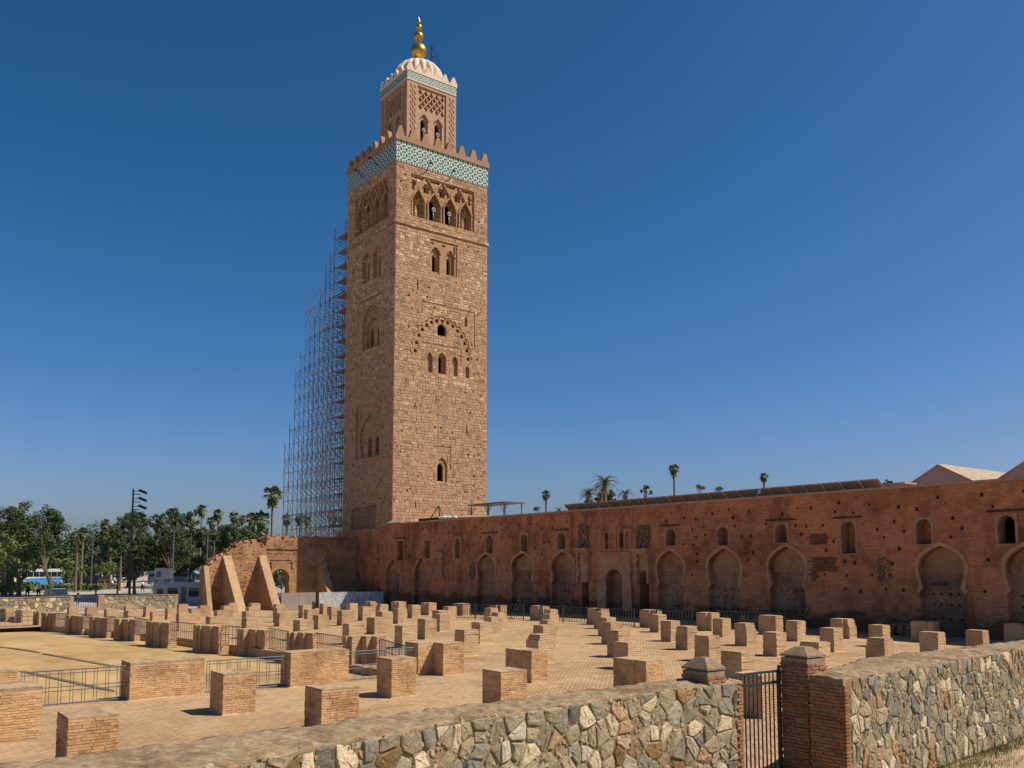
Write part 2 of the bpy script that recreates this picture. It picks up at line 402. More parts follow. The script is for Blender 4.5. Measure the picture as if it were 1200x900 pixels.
def mat_tile(name, per=.73, phase=(0,0)):
    m, nt, b = nmat(name); T = NT(nt); uv = T.coords('UV')
    sep = T.n('ShaderNodeSeparateXYZ', {'Vector': uv}); 
    def fr(s, ph): return T.math('SUBTRACT', T.math('FRACT', T.math('ADD', T.math('DIVIDE', s, per), ph)), .5)
    x = fr(sep.outputs[0], phase[0]); y = fr(sep.outputs[1], phase[1])
    ax = T.math('ABSOLUTE', x); ay = T.math('ABSOLUTE', y); mx = T.math('MAXIMUM', ax, ay)
    sq = T.math('LESS_THAN', mx, .14)
    vb = T.math('MULTIPLY', T.math('GREATER_THAN', ax, .335), T.math('LESS_THAN', ay, .32))
    hb = T.math('MULTIPLY', T.math('GREATER_THAN', ay, .345), T.math('LESS_THAN', ax, .32))
    ring = T.math('MULTIPLY', T.math('GREATER_THAN', mx, .225), T.math('LESS_THAN', mx, .262))
    teal = T.math('MAXIMUM', T.math('MAXIMUM', sq, vb), T.math('MAXIMUM', hb, T.math('MULTIPLY', ring, .45)))
    nz = T.noise(T.wpos(), 3, 4, .6)
    tc = T.ramp(nz, [(.3, (.006,.045,.048)), (.6, (.015,.11,.105))])
    wc = T.ramp(nz, [(.3, (.38,.42,.35)), (.6, (.58,.60,.50))])
    finish(nt, b, T.mix(teal, wc, tc), .35, T.bump(teal, .3, .02), .4); return m
M['tile'] = mat_tile('green_white_tile')
M['tile_small'] = mat_tile('small_green_white_tile', .51)
def mat_ground(name, kind):
    m, nt, b = nmat(name); T = NT(nt); wp = T.wpos(); uv = T.coords('UV')
    big = T.noise(wp, .12, 5, .6); mid = T.noise(wp, 1.1, 6, .7); fine = T.noise(wp, 26, 3, .7)
    if kind == 'paving':
        rot = T.n('ShaderNodeMapping', {'Vector': uv, 'Rotation': (0,0,R(45))}).outputs[0]
        br = T.n('ShaderNodeTexBrick', {'Vector': rot, 'Color1': (.50,.325,.185,1), 'Color2': (.38,.24,.13,1), 'Mortar': (.27,.175,.10,1), 'Scale': 1.0, 'Mortar Size': .014, 'Brick Width': .30, 'Row Height': .14})
        col = br.outputs['Color']
        dirt = T.ramp(mid, [(.42, (0,0,0)), (.62, (1,1,1))])
        col = T.mix(T.math('MULTIPLY', dirt, .45), col, (.48,.325,.18))
        h = T.math('ADD', T.math('MULTIPLY', T.math('SUBTRACT', 1.0, br.outputs['Fac']), .6), T.math('MULTIPLY', mid, .8))
    elif kind == 'sand':
        st = T.noise(T.mapping(wp, (.25,1.2,1)), .6, 5, .6)
        col = T.ramp(st, [(.3, (.38,.245,.11)), (.55, (.46,.30,.135)), (.75, (.53,.365,.18))]); h = mid
    elif kind == 'street':
        col = T.ramp(mid, [(.3, (.35,.30,.25)), (.6, (.42,.365,.31))]); h = fine
    else:
        col = T.ramp(mid, [(.3, (.33,.24,.15)), (.6, (.47,.35,.22))]); h = T.math('ADD', mid, fine)
    col = T.mix(.65, col, T.ramp(big, [(.35, (.68,.62,.55)), (.5, (1,1,1)), (.68, (1.12,1.1,1.06))]), 'MULTIPLY')
    blot = T.noise(wp, .55, 7, .75, .8); col = T.mix(.55, col, T.ramp(blot, [(.38, (.66,.6,.54)), (.5, (1,1,1))]), 'MULTIPLY')
    col = T.mix(.3, col, T.ramp(fine, [(.3, (.6,.58,.55)), (.6, (1,1,1))]), 'MULTIPLY')
    finish(nt, b, col, .95, T.bump(h, .35, .05), .1); return m
M['paving'] = mat_ground('brick_paving', 'paving'); M['sand'] = mat_ground('courtyard_sand', 'sand')
M['street'] = mat_ground('street_surface', 'street'); M['earth'] = mat_ground('bare_earth', 'earth')
def mat_stone(name, c1, c2, sc=9):
    m, nt, b = nmat(name); T = NT(nt); wp = T.wpos()
    n1 = T.noise(wp, sc, 8, .72, .6); n2 = T.noise(T.mapping(wp, (1,1,3)), sc*3, 5, .7, 1.2)
    col = T.ramp(n1, [(.3, c2), (.62, c1)])
    col = T.mix(.75, col, T.ramp(n2, [(.34, (.35,.33,.31)), (.5, (.95,.93,.9)), (.66, (1.35,1.28,1.15))]), 'MULTIPLY')
    rn = T.n('ShaderNodeObjectInfo').outputs['Random']
    col = T.mix(.6, col, T.ramp(rn, [(0, (.55,.53,.5)), (.5, (1,1,1)), (1, (1.35,1.22,1.0))]), 'MULTIPLY')
    finish(nt, b, col, .85, T.bump(T.math('ADD', n1, T.math('MULTIPLY', n2, .5)), .75, .035), .2); return m
STONES = [mat_stone('slate_blue_stone', (.29,.275,.23), (.155,.15,.13)), mat_stone('olive_grey_stone', (.36,.315,.215), (.21,.18,.12)),
          mat_stone('warm_grey_stone', (.44,.365,.25), (.25,.205,.135)), mat_stone('pale_cream_stone', (.62,.54,.40), (.42,.35,.24)),
          mat_stone('ochre_stone', (.36,.235,.10), (.19,.12,.055)), mat_stone('pink_stone', (.44,.30,.19), (.27,.17,.10))]
STW = [.20,.24,.27,.19,.05,.05]
M['wall_mortar'] = mat_plain('stone_wall_mortar', (.46,.32,.185), .95, .5, 7, 1.0, .05)
M['cap'] = mat_plain('wall_cap_mortar', (.39,.275,.16), .95, .5, 9, .6, .025, mottle=.8)
M['cap_grey'] = mat_plain('grey_cap_render', (.30,.205,.13), .95, .4, 6, .7, .03)

def mat_leaf(name, c1, c2, tr=.25):
    m, nt, b = nmat(name); T = NT(nt); wp = T.wpos()
    n = T.noise(wp, .5, 4, .6); n2 = T.n('ShaderNodeTexWhiteNoise', {'Vector': T.n('ShaderNodeVectorMath', {0: T.mapping(wp, (2,2,2))}, operation='FLOOR').outputs[0]}).outputs[0]
    col = T.ramp(T.math('ADD', T.math('MULTIPLY', n, .6), T.math('MULTIPLY', n2, .4)), [(.25, c2), (.7, c1)])
    finish(nt, b, col, .6, None, .3); return m
M['leaf_dark'] = mat_leaf('ficus_leaves', (.075,.105,.028), (.022,.038,.012))
M['leaf_mid'] = mat_leaf('bright_leaves', (.15,.20,.045), (.06,.095,.022))
M['leaf_olive'] = mat_leaf('olive_leaves', (.095,.105,.04), (.04,.05,.02))
M['palm_leaf'] = mat_leaf('palm_leaves', (.13,.15,.05), (.055,.075,.022))
M['palm_dead'] = mat_leaf('dead_palm_leaves', (.22,.17,.09), (.12,.085,.045))
M['twig'] = mat_leaf('grey_twigs', (.16,.15,.12), (.09,.085,.07))
M['bark'] = mat_plain('tree_bark', (.14,.105,.075), .9, .4, 5, .5, .03, stretch=(1,1,.3))
M['palm_bark'] = mat_plain('palm_bark', (.20,.15,.11), .9, .4, 5, .6, .04, stretch=(.5,.5,3))
M['weed'] = mat_leaf('dry_weeds', (.24,.22,.06), (.10,.11,.03))
def mat_paint(name, c, rough=.3, metal=0): return mat_plain(name, c, rough, .12, 2, .02, .005, metal=metal, spec=.5)
M['glass'] = mat_plain('dark_window_glass', (.02,.03,.035), .08, .3, 1, 0, spec=.6)
M['tyre'] = mat_plain('tyre_rubber', (.02,.02,.02), .8, .2, 6, .1)
M['steel'] = mat_plain('bright_steel', (.5,.5,.5), .3, .1, 4, .05, metal=.8)
M['solar_back'] = mat_plain('solar_panel_back', (.20,.165,.14), .6, .2, 1, .05)
M['solar_front'] = mat_plain('solar_panel_glass', (.02,.03,.07), .12, .2, 1, 0, spec=.6)
M['solar_frame'] = mat_plain('aluminium_frame', (.62,.60,.58), .4, .1, 3, .05, metal=.4)
M['roof_tile'] = mat_plain('cream_roof_tile', (.66,.52,.38), .85, .35, 3, .3, .02, rand=.3)
M['gable'] = mat_plain('mauve_grey_render', (.42,.33,.29), .9, .2, .8, .2, .02)
M['bag'] = mat_plain('white_rubble_sack', (.72,.71,.68), .7, .2, 3, .4, .04)
def mat_sheet():
    m, nt, b = nmat('galvanised_sheet'); T = NT(nt); wp = T.wpos()
    n = T.noise(wp, 1.6, 3, .5, 2.5)
    col = T.ramp(n, [(.35, (.36,.38,.37)), (.5, (.52,.55,.54)), (.56, (.72,.75,.73)), (.7, (.42,.44,.43))])
    finish(nt, b, col, .38, T.bump(n, .35, .08), .5, .2); return m
M['metal_sheet'] = mat_sheet()
def cloth(name, c): return mat_plain(name, c, .85, .15, 10, .1)
M['skin'] = mat_plain('skin', (.42,.25,.17), .6, .1, 10, 0)
# measured plan positions in metres
DATA = {"pill":[["F3",[[-20.22,3.83],[-19.18,3.83],[-19.18,4.75],[-20.22,4.75]],1.08,0.0],["F4",[[-25.07,8.56],[-24.07,8.56],[-24.07,9.46],[-25.07,9.46]],1.11,0.0],["F5",[[-20.85,9.44],[-19.91,9.44],[-19.91,10.42],[-20.85,10.42]],1.08,0.0],["F6",[[-25.06,13.72],[-24.15,13.72],[-24.15,14.59],[-25.06,14.59]],1.17,0.0],["F7",[[-21.08,14.91],[-20.2,14.91],[-20.2,15.82],[-21.08,15.82]],1.08,0.0],["W1",[[-29.37,7.28],[-28.34,7.28],[-28.34,9.48],[-29.37,9.48]],1.12,0.0],["W2",[[-29.0,12.24],[-28.18,12.24],[-28.18,14.34],[-29.0,14.34]],1.14,0.0],["W3",[[-29.39,17.26],[-28.46,17.26],[-28.46,17.92],[-27.81,17.92],[-27.81,18.85],[-29.39,18.85]],1.17,0.0],["W4",[[-25.8,19.24],[-24.93,19.24],[-24.93,19.27],[-24.36,19.27],[-24.36,19.98],[-25.8,19.98]],1.08,0.0],["R1",[[-21.11,20.01],[-20.22,20.01],[-20.22,20.06],[-19.73,20.06],[-19.73,20.82],[-21.11,20.82]],1.08,0.0],["R2",[[-25.9,24.56],[-25.09,24.56],[-25.09,25.31],[-25.9,25.31]],1.08,0.0],["R3",[[-29.3,27.41],[-28.58,27.41],[-28.58,28.18],[-29.3,28.18]],1.17,0.0],["R4",[[-34.1,31.51],[-33.4,31.51],[-33.4,32.32],[-34.1,32.32]],1.12,0.0],["R5",[[-38.11,34.96],[-37.4,34.96],[-37.4,35.68],[-38.11,35.68]],1.08,0.0],["R6",[[-42.48,38.61],[-41.78,38.61],[-41.78,39.33],[-42.48,39.33]],1.05,0.0],["R7",[[-46.01,41.2],[-45.15,41.2],[-45.15,41.43],[-44.84,41.43],[-44.84,42.15],[-46.01,42.15]],1.11,0.0],["S0",[[-25.87,29.2],[-25.08,29.2],[-25.08,29.91],[-25.87,29.91]],1.08,0.0],["S1",[[-29.85,32.38],[-29.11,32.38],[-29.11,33.1],[-29.85,33.1]],1.08,0.0],["S2",[[-33.51,35.21],[-32.79,35.21],[-32.79,35.92],[-33.51,35.92]],1.12,0.0],["S3",[[-38.47,39.48],[-37.74,39.48],[-37.74,40.19],[-38.47,40.19]],1.06,0.0],["S4",[[-41.87,42.05],[-41.0,42.05],[-41.0,42.21],[-40.52,42.21],[-40.52,42.71],[-41.87,42.71]],1.13,0.0],["T1",[[-20.91,24.95],[-20.02,24.95],[-20.02,25.66],[-20.91,25.66]],1.08,0.0],["T2",[[-25.45,33.22],[-24.72,33.22],[-24.72,33.92],[-25.45,33.92]],1.07,0.0],["T3",[[-29.5,36.29],[-28.76,36.29],[-28.76,37.02],[-29.5,37.02]],1.09,0.0],["T4",[[-33.82,39.72],[-33.13,39.72],[-33.13,40.45],[-33.82,40.45]],1.06,0.0],["T5",[[-37.7,42.75],[-36.92,42.75],[-36.92,42.9],[-36.6,42.9],[-36.6,43.64],[-37.7,43.64]],1.1,0.0],["U1",[[-21.0,29.63],[-20.17,29.63],[-20.17,30.37],[-21.0,30.37]],1.08,0.0],["U2",[[-25.16,37.07],[-24.42,37.07],[-24.42,37.8],[-25.16,37.8]],1.08,0.0],["U3",[[-29.61,40.61],[-28.9,40.61],[-28.9,41.34],[-29.61,41.34]],1.08,0.0],["U4",[[-33.47,43.33],[-32.67,43.33],[-32.67,43.42],[-32.34,43.42],[-32.34,44.11],[-33.47,44.11]],1.08,0.0],["V1",[[-21.06,34.17],[-20.21,34.17],[-20.21,34.83],[-21.06,34.83]],1.08,0.0],["V2",[[-25.24,41.27],[-24.49,41.27],[-24.49,41.94],[-25.24,41.94]],1.08,0.0],["V3",[[-29.27,44.08],[-28.46,44.08],[-28.46,44.23],[-28.17,44.23],[-28.17,44.93],[-29.27,44.93]],1.11,0.0],["X1",[[-21.18,38.61],[-20.33,38.61],[-20.33,39.26],[-21.18,39.26]],1.08,0.0],["X2",[[-25.6,45.86],[-24.71,45.86],[-24.71,45.91],[-24.42,45.91],[-24.42,46.6],[-25.6,46.6]],1.08,0.0],["X3",[[-20.64,41.64],[-19.85,41.64],[-19.85,42.21],[-20.64,42.21]],1.08,0.0],["X4",[[-21.32,46.9],[-20.39,46.9],[-20.39,47.7],[-21.32,47.7]],1.08,0.0],["M1",[[-29.58,23.11],[-28.76,23.11],[-28.76,23.91],[-29.58,23.91]],1.18,0.0],["M2",[[-34.19,27.16],[-33.43,27.16],[-33.43,27.91],[-34.19,27.91]],1.11,0.0],["M3",[[-38.65,31.12],[-37.92,31.12],[-37.92,31.83],[-38.65,31.83]],1.06,0.0],["M4",[[-42.17,34.19],[-41.49,34.19],[-41.49,34.91],[-42.17,34.91]],1.08,0.0],["M5",[[-46.45,37.8],[-45.78,37.8],[-45.78,38.44],[-46.45,38.44]],1.08,0.0],["M6",[[-51.76,40.81],[-50.77,40.81],[-50.77,40.96],[-50.43,40.96],[-50.43,41.59],[-51.76,41.59]],1.07,0.0],["La",[[-33.81,22.39],[-33.05,22.39],[-33.05,23.16],[-33.81,23.16]],1.16,0.0],["Lb",[[-38.45,26.48],[-37.69,26.48],[-37.69,27.25],[-38.45,27.25]],1.13,0.0],["Lc",[[-42.65,30.24],[-41.89,30.24],[-41.89,30.97],[-42.65,30.97]],1.06,0.0],["Ld",[[-45.84,33.03],[-45.08,33.03],[-45.08,33.73],[-45.84,33.73]],1.1,0.0],["Le",[[-50.54,35.84],[-49.75,35.84],[-49.75,36.52],[-50.54,36.52]],1.08,0.0],["Lf",[[-56.61,40.67],[-55.78,40.67],[-55.78,40.87],[-55.39,40.87],[-55.39,41.42],[-56.61,41.42]],1.08,-0.09],["Ka2",[[-38.45,21.98],[-37.7,21.98],[-37.7,22.81],[-38.45,22.81]],1.08,0.0],["Kb",[[-42.61,25.78],[-41.82,25.78],[-41.82,26.53],[-42.61,26.53]],1.08,0.0],["Kc",[[-47.09,29.53],[-46.22,29.53],[-46.22,30.26],[-47.09,30.26]],1.04,0.0],["Kd",[[-50.57,31.71],[-49.7,31.71],[-49.7,32.43],[-50.57,32.43]],1.08,0.0],["Ke",[[-54.53,35.1],[-53.83,35.1],[-53.83,35.8],[-54.53,35.8]],1.08,-0.04],["Kf",[[-64.9,42.83],[-64.08,42.83],[-64.08,42.96],[-63.71,42.96],[-63.71,43.75],[-64.9,43.75]],1.0,-0.29],["Ja",[[-47.55,25.3],[-46.58,25.3],[-46.58,26.07],[-47.55,26.07]],0.97,0.0],["Jb",[[-50.62,27.57],[-49.78,27.57],[-49.78,28.31],[-50.62,28.31]],1.08,0.0],["Jc",[[-55.76,31.73],[-55.06,31.73],[-55.06,32.46],[-55.76,32.46]],1.07,-0.07],["Jd",[[-63.94,37.72],[-63.16,37.72],[-63.16,38.5],[-63.94,38.5]],1.03,-0.27],["Je",[[-68.4,41.72],[-67.72,41.72],[-67.72,41.85],[-67.28,41.85],[-67.28,42.63],[-68.4,42.63]],1.08,-0.38],["I0",[[-42.02,20.99],[-41.29,20.99],[-41.29,21.86],[-42.02,21.86]],1.08,0.0],["Ia",[[-56.68,27.89],[-55.93,27.89],[-55.93,28.88],[-56.68,28.88]],1.01,-0.09],["Ib",[[-62.89,32.71],[-62.11,32.71],[-62.11,33.49],[-62.89,33.49]],1.01,-0.24],["Ic",[[-67.76,36.88],[-66.99,36.88],[-66.99,37.67],[-67.76,37.67]],1.08,-0.36],["Id",[[-76.81,43.48],[-76.01,43.48],[-76.01,43.62],[-75.57,43.62],[-75.57,44.44],[-76.81,44.44]],1.08,-0.58],["Ha",[[-53.37,24.53],[-52.44,24.53],[-52.44,25.31],[-53.37,25.31]],0.88,-0.01],["Hb",[[-66.57,31.88],[-65.76,31.88],[-65.76,32.65],[-66.57,32.65]],1.01,-0.33],["Hc",[[-73.27,36.94],[-72.52,36.94],[-72.52,37.71],[-73.27,37.71]],1.08,-0.49],["Hd",[[-81.85,43.22],[-80.98,43.22],[-80.98,43.3],[-80.52,43.3],[-80.52,44.09],[-81.85,44.09]],1.08,-0.7],["Ga",[[-45.81,19.98],[-44.94,19.98],[-44.94,20.77],[-45.81,20.77]],1.08,0.0],["Gb",[[-58.61,26.32],[-57.99,26.32],[-57.99,27.14],[-58.61,27.14]],1.08,-0.14],["Gc",[[-72.54,32.09],[-71.63,32.09],[-71.63,32.88],[-72.54,32.88]],1.07,-0.47],["Gd",[[-80.42,37.7],[-79.6,37.7],[-79.6,38.45],[-80.42,38.45]],1.02,-0.66],["Ea",[[-59.48,24.55],[-58.58,24.55],[-58.58,25.37],[-59.48,25.37]],0.88,-0.16],["Eb",[[-65.93,27.12],[-65.18,27.12],[-65.18,27.97],[-65.93,27.97]],1.08,-0.32],["Ec",[[-79.9,32.85],[-79.17,32.85],[-79.17,33.72],[-79.9,33.72]],1.08,-0.65],["E2",[[-48.97,18.31],[-48.19,18.31],[-48.19,19.06],[-48.97,19.06]],1.08,0.0],["E2b",[[-59.39,22.23],[-58.6,22.23],[-58.6,23.2],[-59.39,23.2]],1.08,-0.16],["E2c",[[-71.54,27.06],[-70.72,27.06],[-70.72,28.02],[-71.54,28.02]],1.08,-0.45],["E2d",[[-86.54,33.08],[-85.78,33.08],[-85.78,33.97],[-86.54,33.97]],1.08,-0.81],["D1",[[-52.09,17.39],[-51.33,17.39],[-51.33,18.43],[-52.09,18.43]],1.08,0.0],["D2",[[-65.3,22.36],[-64.5,22.36],[-64.5,23.27],[-65.3,23.27]],1.08,-0.3],["D3",[[-78.83,27.62],[-78.06,27.62],[-78.06,28.45],[-78.83,28.45]],1.08,-0.63],["D4",[[-89.76,32.11],[-89.19,32.11],[-89.19,32.93],[-89.76,32.93]],1.08,-0.85],["C1",[[-58.52,17.66],[-57.87,17.66],[-57.87,18.42],[-58.52,18.42]],1.08,-0.14],["C2",[[-72.3,22.78],[-71.58,22.78],[-71.58,23.51],[-72.3,23.51]],1.07,-0.47],["C3",[[-82.94,26.94],[-82.22,26.94],[-82.22,27.8],[-82.94,27.8]],1.08,-0.73],["C4",[[-80.84,23.44],[-80.0,23.44],[-80.0,24.2],[-80.84,24.2]],0.97,-0.67],["C5",[[-89.67,27.12],[-89.04,27.12],[-89.04,28.01],[-89.67,28.01]],1.08,-0.85],["B1",[[-66.55,18.27],[-65.89,18.27],[-65.89,19.1],[-66.55,19.1]],1.08,-0.33],["B2",[[-89.38,23.9],[-88.34,23.9],[-88.34,24.75],[-89.38,24.75]],0.9,-0.85],["A1",[[-70.14,17.48],[-69.16,17.48],[-69.16,18.41],[-70.14,18.41]],1.08,-0.41],["A2",[[-88.91,22.05],[-88.11,22.05],[-88.11,23.01],[-88.91,23.01]],1.08,-0.85],["A3",[[-89.75,17.4],[-88.89,17.4],[-88.89,18.25],[-89.75,18.25]],1.08,-0.85],["A4",[[-87.01,18.31],[-86.19,18.31],[-86.19,19.2],[-87.01,19.2]],1.08,-0.82],["A5",[[-77.61,17.76],[-76.81,17.76],[-76.81,18.64],[-77.61,18.64]],1.08,-0.6],["Z1",[[-87.35,12.91],[-86.36,12.91],[-86.36,12.99],[-84.67,12.99],[-84.67,13.78],[-87.35,13.78]],1.08,-0.82],["Z2",[[-78.86,12.88],[-78.13,12.88],[-78.13,12.99],[-76.95,12.99],[-76.95,13.15],[-78.86,13.15]],1.08,-0.63],["Z0",[[-90.35,12.06],[-89.73,12.06],[-89.73,12.24],[-87.69,12.24],[-87.69,12.93],[-90.35,12.93]],1.08,-0.85]],"Q":[[[[-33.62,16.82],[-33.37,16.84],[-33.38,16.96],[-33.13,16.99],[-33.18,17.43],[-32.82,17.47],[-32.85,17.72],[-32.49,17.76],[-32.53,18.21],[-33.75,18.09]],1.42,-0.3],[[[-37.97,16.26],[-37.73,16.29],[-37.75,16.4],[-37.52,16.43],[-37.54,16.61],[-37.11,16.66],[-37.12,16.8],[-36.59,16.86],[-36.64,17.38],[-38.07,17.23]],1.35,-0.3],[[[-42.65,15.76],[-42.3,15.8],[-42.3,15.83],[-42.04,15.86],[-42.07,16.12],[-41.4,16.19],[-41.41,16.27],[-40.68,16.34],[-40.73,16.89],[-42.75,16.68]],1.26,-0.3],[[[-45.87,14.7],[-45.47,14.74],[-45.47,14.81],[-45.21,14.84],[-45.22,14.97],[-44.33,15.06],[-44.34,15.15],[-43.64,15.22],[-43.69,15.76],[-45.95,15.53]],1.31,-0.3],[[[-50.71,13.75],[-50.32,13.79],[-50.33,13.83],[-50.03,13.86],[-50.04,13.92],[-49.18,14.01],[-49.19,14.1],[-48.25,14.19],[-48.3,14.66],[-50.78,14.41]],1.29,-0.3],[[[-56.86,13.6],[-56.51,13.64],[-56.52,13.68],[-56.2,13.72],[-56.22,13.92],[-55.34,14.01],[-55.35,14.1],[-54.57,14.18],[-54.6,14.5],[-56.93,14.26]],1.26,-0.41],[[[-62.17,13.38],[-61.85,13.42],[-61.85,13.44],[-61.54,13.47],[-61.55,13.6],[-60.55,13.7],[-60.55,13.75],[-59.65,13.85],[-59.68,14.12],[-62.22,13.86]],1.26,-0.54],[[[-67.83,13.06],[-67.37,13.1],[-67.37,13.13],[-67.02,13.16],[-67.03,13.3],[-65.98,13.41],[-65.98,13.46],[-64.87,13.57],[-64.9,13.86],[-67.88,13.56]],1.27,-0.67],[[[-73.55,12.56],[-73.03,12.61],[-73.04,12.69],[-72.73,12.73],[-72.75,12.9],[-72.25,12.95],[-72.26,13.03],[-71.37,13.12],[-71.4,13.43],[-73.61,13.21]],1.35,-0.8]],"QU":[0.9949,0.101],"arch":[[-89.56,-86.54,4.71],[-83.37,-80.64,4.84],[-71.56,-68.73,5.03],[-66.02,-62.96,5.05],[-60.29,-57.47,5.12],[-47.77,-45.28,5.08],[-42.79,-40.12,5.15],[-37.6,-34.93,5.2],[-27.22,-24.74,5.08],[-22.41,-19.71,5.13]],"win":[[-87.02,-85.75,4.49,6.71,0],[-81.37,-80.21,4.72,6.63,0],[-75.68,-74.46,4.68,6.74,2],[-70.19,-69.03,5.15,6.79,1],[-64.77,-63.69,5.23,6.79,1],[-59.54,-58.47,5.37,6.77,1],[-46.92,-45.9,5.45,6.71,1],[-42.0,-40.99,5.37,6.69,1],[-37.13,-36.09,5.46,6.71,1],[-32.22,-31.18,4.7,6.69,1],[-27.38,-26.4,5.19,6.64,1],[-22.82,-21.84,5.13,6.65,1],[-53.67,-53.17,5.31,6.7,3],[-51.94,-51.47,5.36,6.67,3]],"trees":[["dark",[-165.6,29.8],[[-164.4,22.4,10.8,2.91],[-166.6,25.4,11.9,2.62],[-168.7,28.6,11.8,2.47],[-171.5,31.0,10.5,2.03],[-165.3,24.1,8.4,2.91],[-167.2,27.6,8.2,2.47],[-169.7,30.2,7.8,1.45],[-164.5,22.3,7.0,2.32],[-166.0,26.2,6.0,1.74],[-168.5,28.8,5.0,1.74]]],["mid",[-129.5,19.4],[[-126.3,16.9,7.1,1.34],[-128.4,18.6,6.4,1.45],[-130.7,20.2,5.3,1.45],[-135.1,18.9,4.8,1.56],[-125.6,20.0,3.8,1.0],[-129.5,19.5,3.1,1.34]]],["olive",[-206.5,42.1],[[-199.5,39.9,8.8,1.1],[-204.4,41.0,7.2,1.1],[-209.2,42.2,5.8,0.92]]],["mid",[-152.8,30.1],[[-148.0,28.1,4.0,1.22],[-150.7,30.1,3.6,1.22],[-153.8,31.6,2.7,1.08],[-158.6,30.7,2.1,1.08]]],["olive",[-188.4,41.1],[[-182.3,38.7,5.1,1.53],[-185.7,41.2,5.6,1.7],[-190.5,41.7,3.5,1.7],[-193.4,44.9,3.0,1.53],[-184.9,38.7,3.0,1.36]]],["mid",[-160.0,37.2],[[-154.9,34.9,3.7,1.02],[-157.7,37.2,3.6,1.16],[-162.1,37.4,3.1,0.87],[-164.9,39.7,3.1,0.73]]],["dark",[-173.8,43.7],[[-169.1,40.1,10.0,1.44],[-172.4,42.3,11.4,1.76],[-175.5,44.9,12.2,1.92],[-178.6,47.3,11.4,1.76],[-170.8,41.2,8.0,1.92],[-173.5,44.2,9.0,2.24],[-176.3,47.0,8.5,1.92],[-167.7,42.0,5.8,2.08],[-170.4,45.0,5.5,2.08],[-173.2,47.8,6.7,1.6],[-181.9,42.9,8.8,0.96],[-168.8,43.8,3.1,1.6]]],["dark",[-164.0,48.4],[[-159.8,44.5,11.3,1.55],[-162.3,47.5,12.8,1.55],[-165.5,49.6,11.7,1.7],[-170.9,48.9,9.8,2.01],[-159.6,48.0,8.7,2.01],[-162.6,50.3,10.4,1.55],[-168.1,49.4,6.6,2.17],[-156.9,48.3,6.0,1.86],[-163.5,46.0,7.3,1.7],[-166.5,48.3,4.0,1.55],[-168.9,51.5,3.7,1.55]]],["dark",[-172.1,54.3],[[-166.4,51.7,13.0,1.15],[-170.1,53.5,11.9,1.32],[-173.8,55.4,9.9,1.48],[-178.5,56.0,7.7,1.65],[-167.2,54.1,5.1,1.48],[-172.0,54.4,4.3,1.48],[-176.0,56.0,14.2,0.66]]],["dark",[-164.6,55.9],[[-159.8,52.4,9.3,1.44],[-162.7,55.2,9.9,1.44],[-165.5,58.1,10.2,1.44],[-171.3,56.9,8.2,1.92],[-159.9,55.6,8.3,1.92],[-164.6,56.0,5.6,1.92],[-169.6,55.8,4.3,1.6],[-157.5,55.4,5.5,1.6]]],["dark",[-161.2,60.5],[[-157.1,56.0,10.0,1.44],[-159.9,58.9,10.2,1.44],[-162.6,61.9,10.2,1.44],[-165.5,64.6,9.5,1.12],[-158.6,57.2,8.9,1.92],[-161.0,60.7,9.0,1.92],[-163.7,63.7,8.5,1.44],[-153.3,61.1,10.3,1.12],[-160.7,57.8,6.2,1.92],[-162.7,61.7,6.2,1.92]]],["dark",[-142.7,60.1],[[-138.2,57.0,3.6,1.02],[-141.0,59.3,4.3,1.16],[-143.9,61.4,3.1,1.02],[-148.2,61.7,1.7,0.87]]],["olive",[-160.1,78.5],[[-154.8,75.0,12.9,1.02],[-157.9,77.9,12.5,1.02],[-162.3,79.0,11.4,1.19],[-165.4,81.9,10.2,1.02]]],["dark",[-110.2,102.9],[[-106.7,98.7,14.8,1.02],[-108.5,102.3,15.5,1.02],[-110.7,105.2,14.9,0.73]]],["olive",[-106.3,108.1],[[-102.2,104.6,16.6,0.58],[-105.0,106.9,16.1,0.58],[-106.9,110.3,16.2,0.44]]],["dark",[-65.6,112.1],[[-63.1,108.3,14.5,0.46],[-64.3,111.5,15.0,0.46],[-66.4,113.5,14.7,0.35]]]],"fan":[[-143.8,58.6,15.8,1.28],[-191.1,62.3,15.7,0.9],[-184.0,63.4,14.5,0.88],[-182.0,66.1,14.0,0.88],[-194.7,65.8,13.6,0.93],[-170.1,65.2,13.1,1.0],[-144.8,57.2,11.7,1.14],[-161.3,68.6,12.8,0.81],[-164.4,72.7,13.1,0.83],[-177.6,80.1,13.5,0.72],[-162.8,33.5,9.4,0.71],[-195.7,72.8,14.4,0.76],[-123.9,101.4,16.6,0.61],[-103.2,112.2,20.1,0.71],[-94.1,124.2,18.8,0.57],[-191.9,44.7,7.7,0.85],[-131.2,33.7,5.2,1.07]],"column":[-176.6,40.0,11.8,0.78],"phx":[[-82.3,76.8,14.2,2.23],[-78.3,70.5,12.2,1.5],[-79.3,77.5,12.6,1.36],[-76.6,64.5,10.0,0.8],[-138.7,18.9,5.2,3.4],[-133.5,19.1,2.4,2.4]],"shrub":[[-100.8,115.4,17.0],[-98.5,118.5,16.8],[-196.0,47.6,7.8]]}
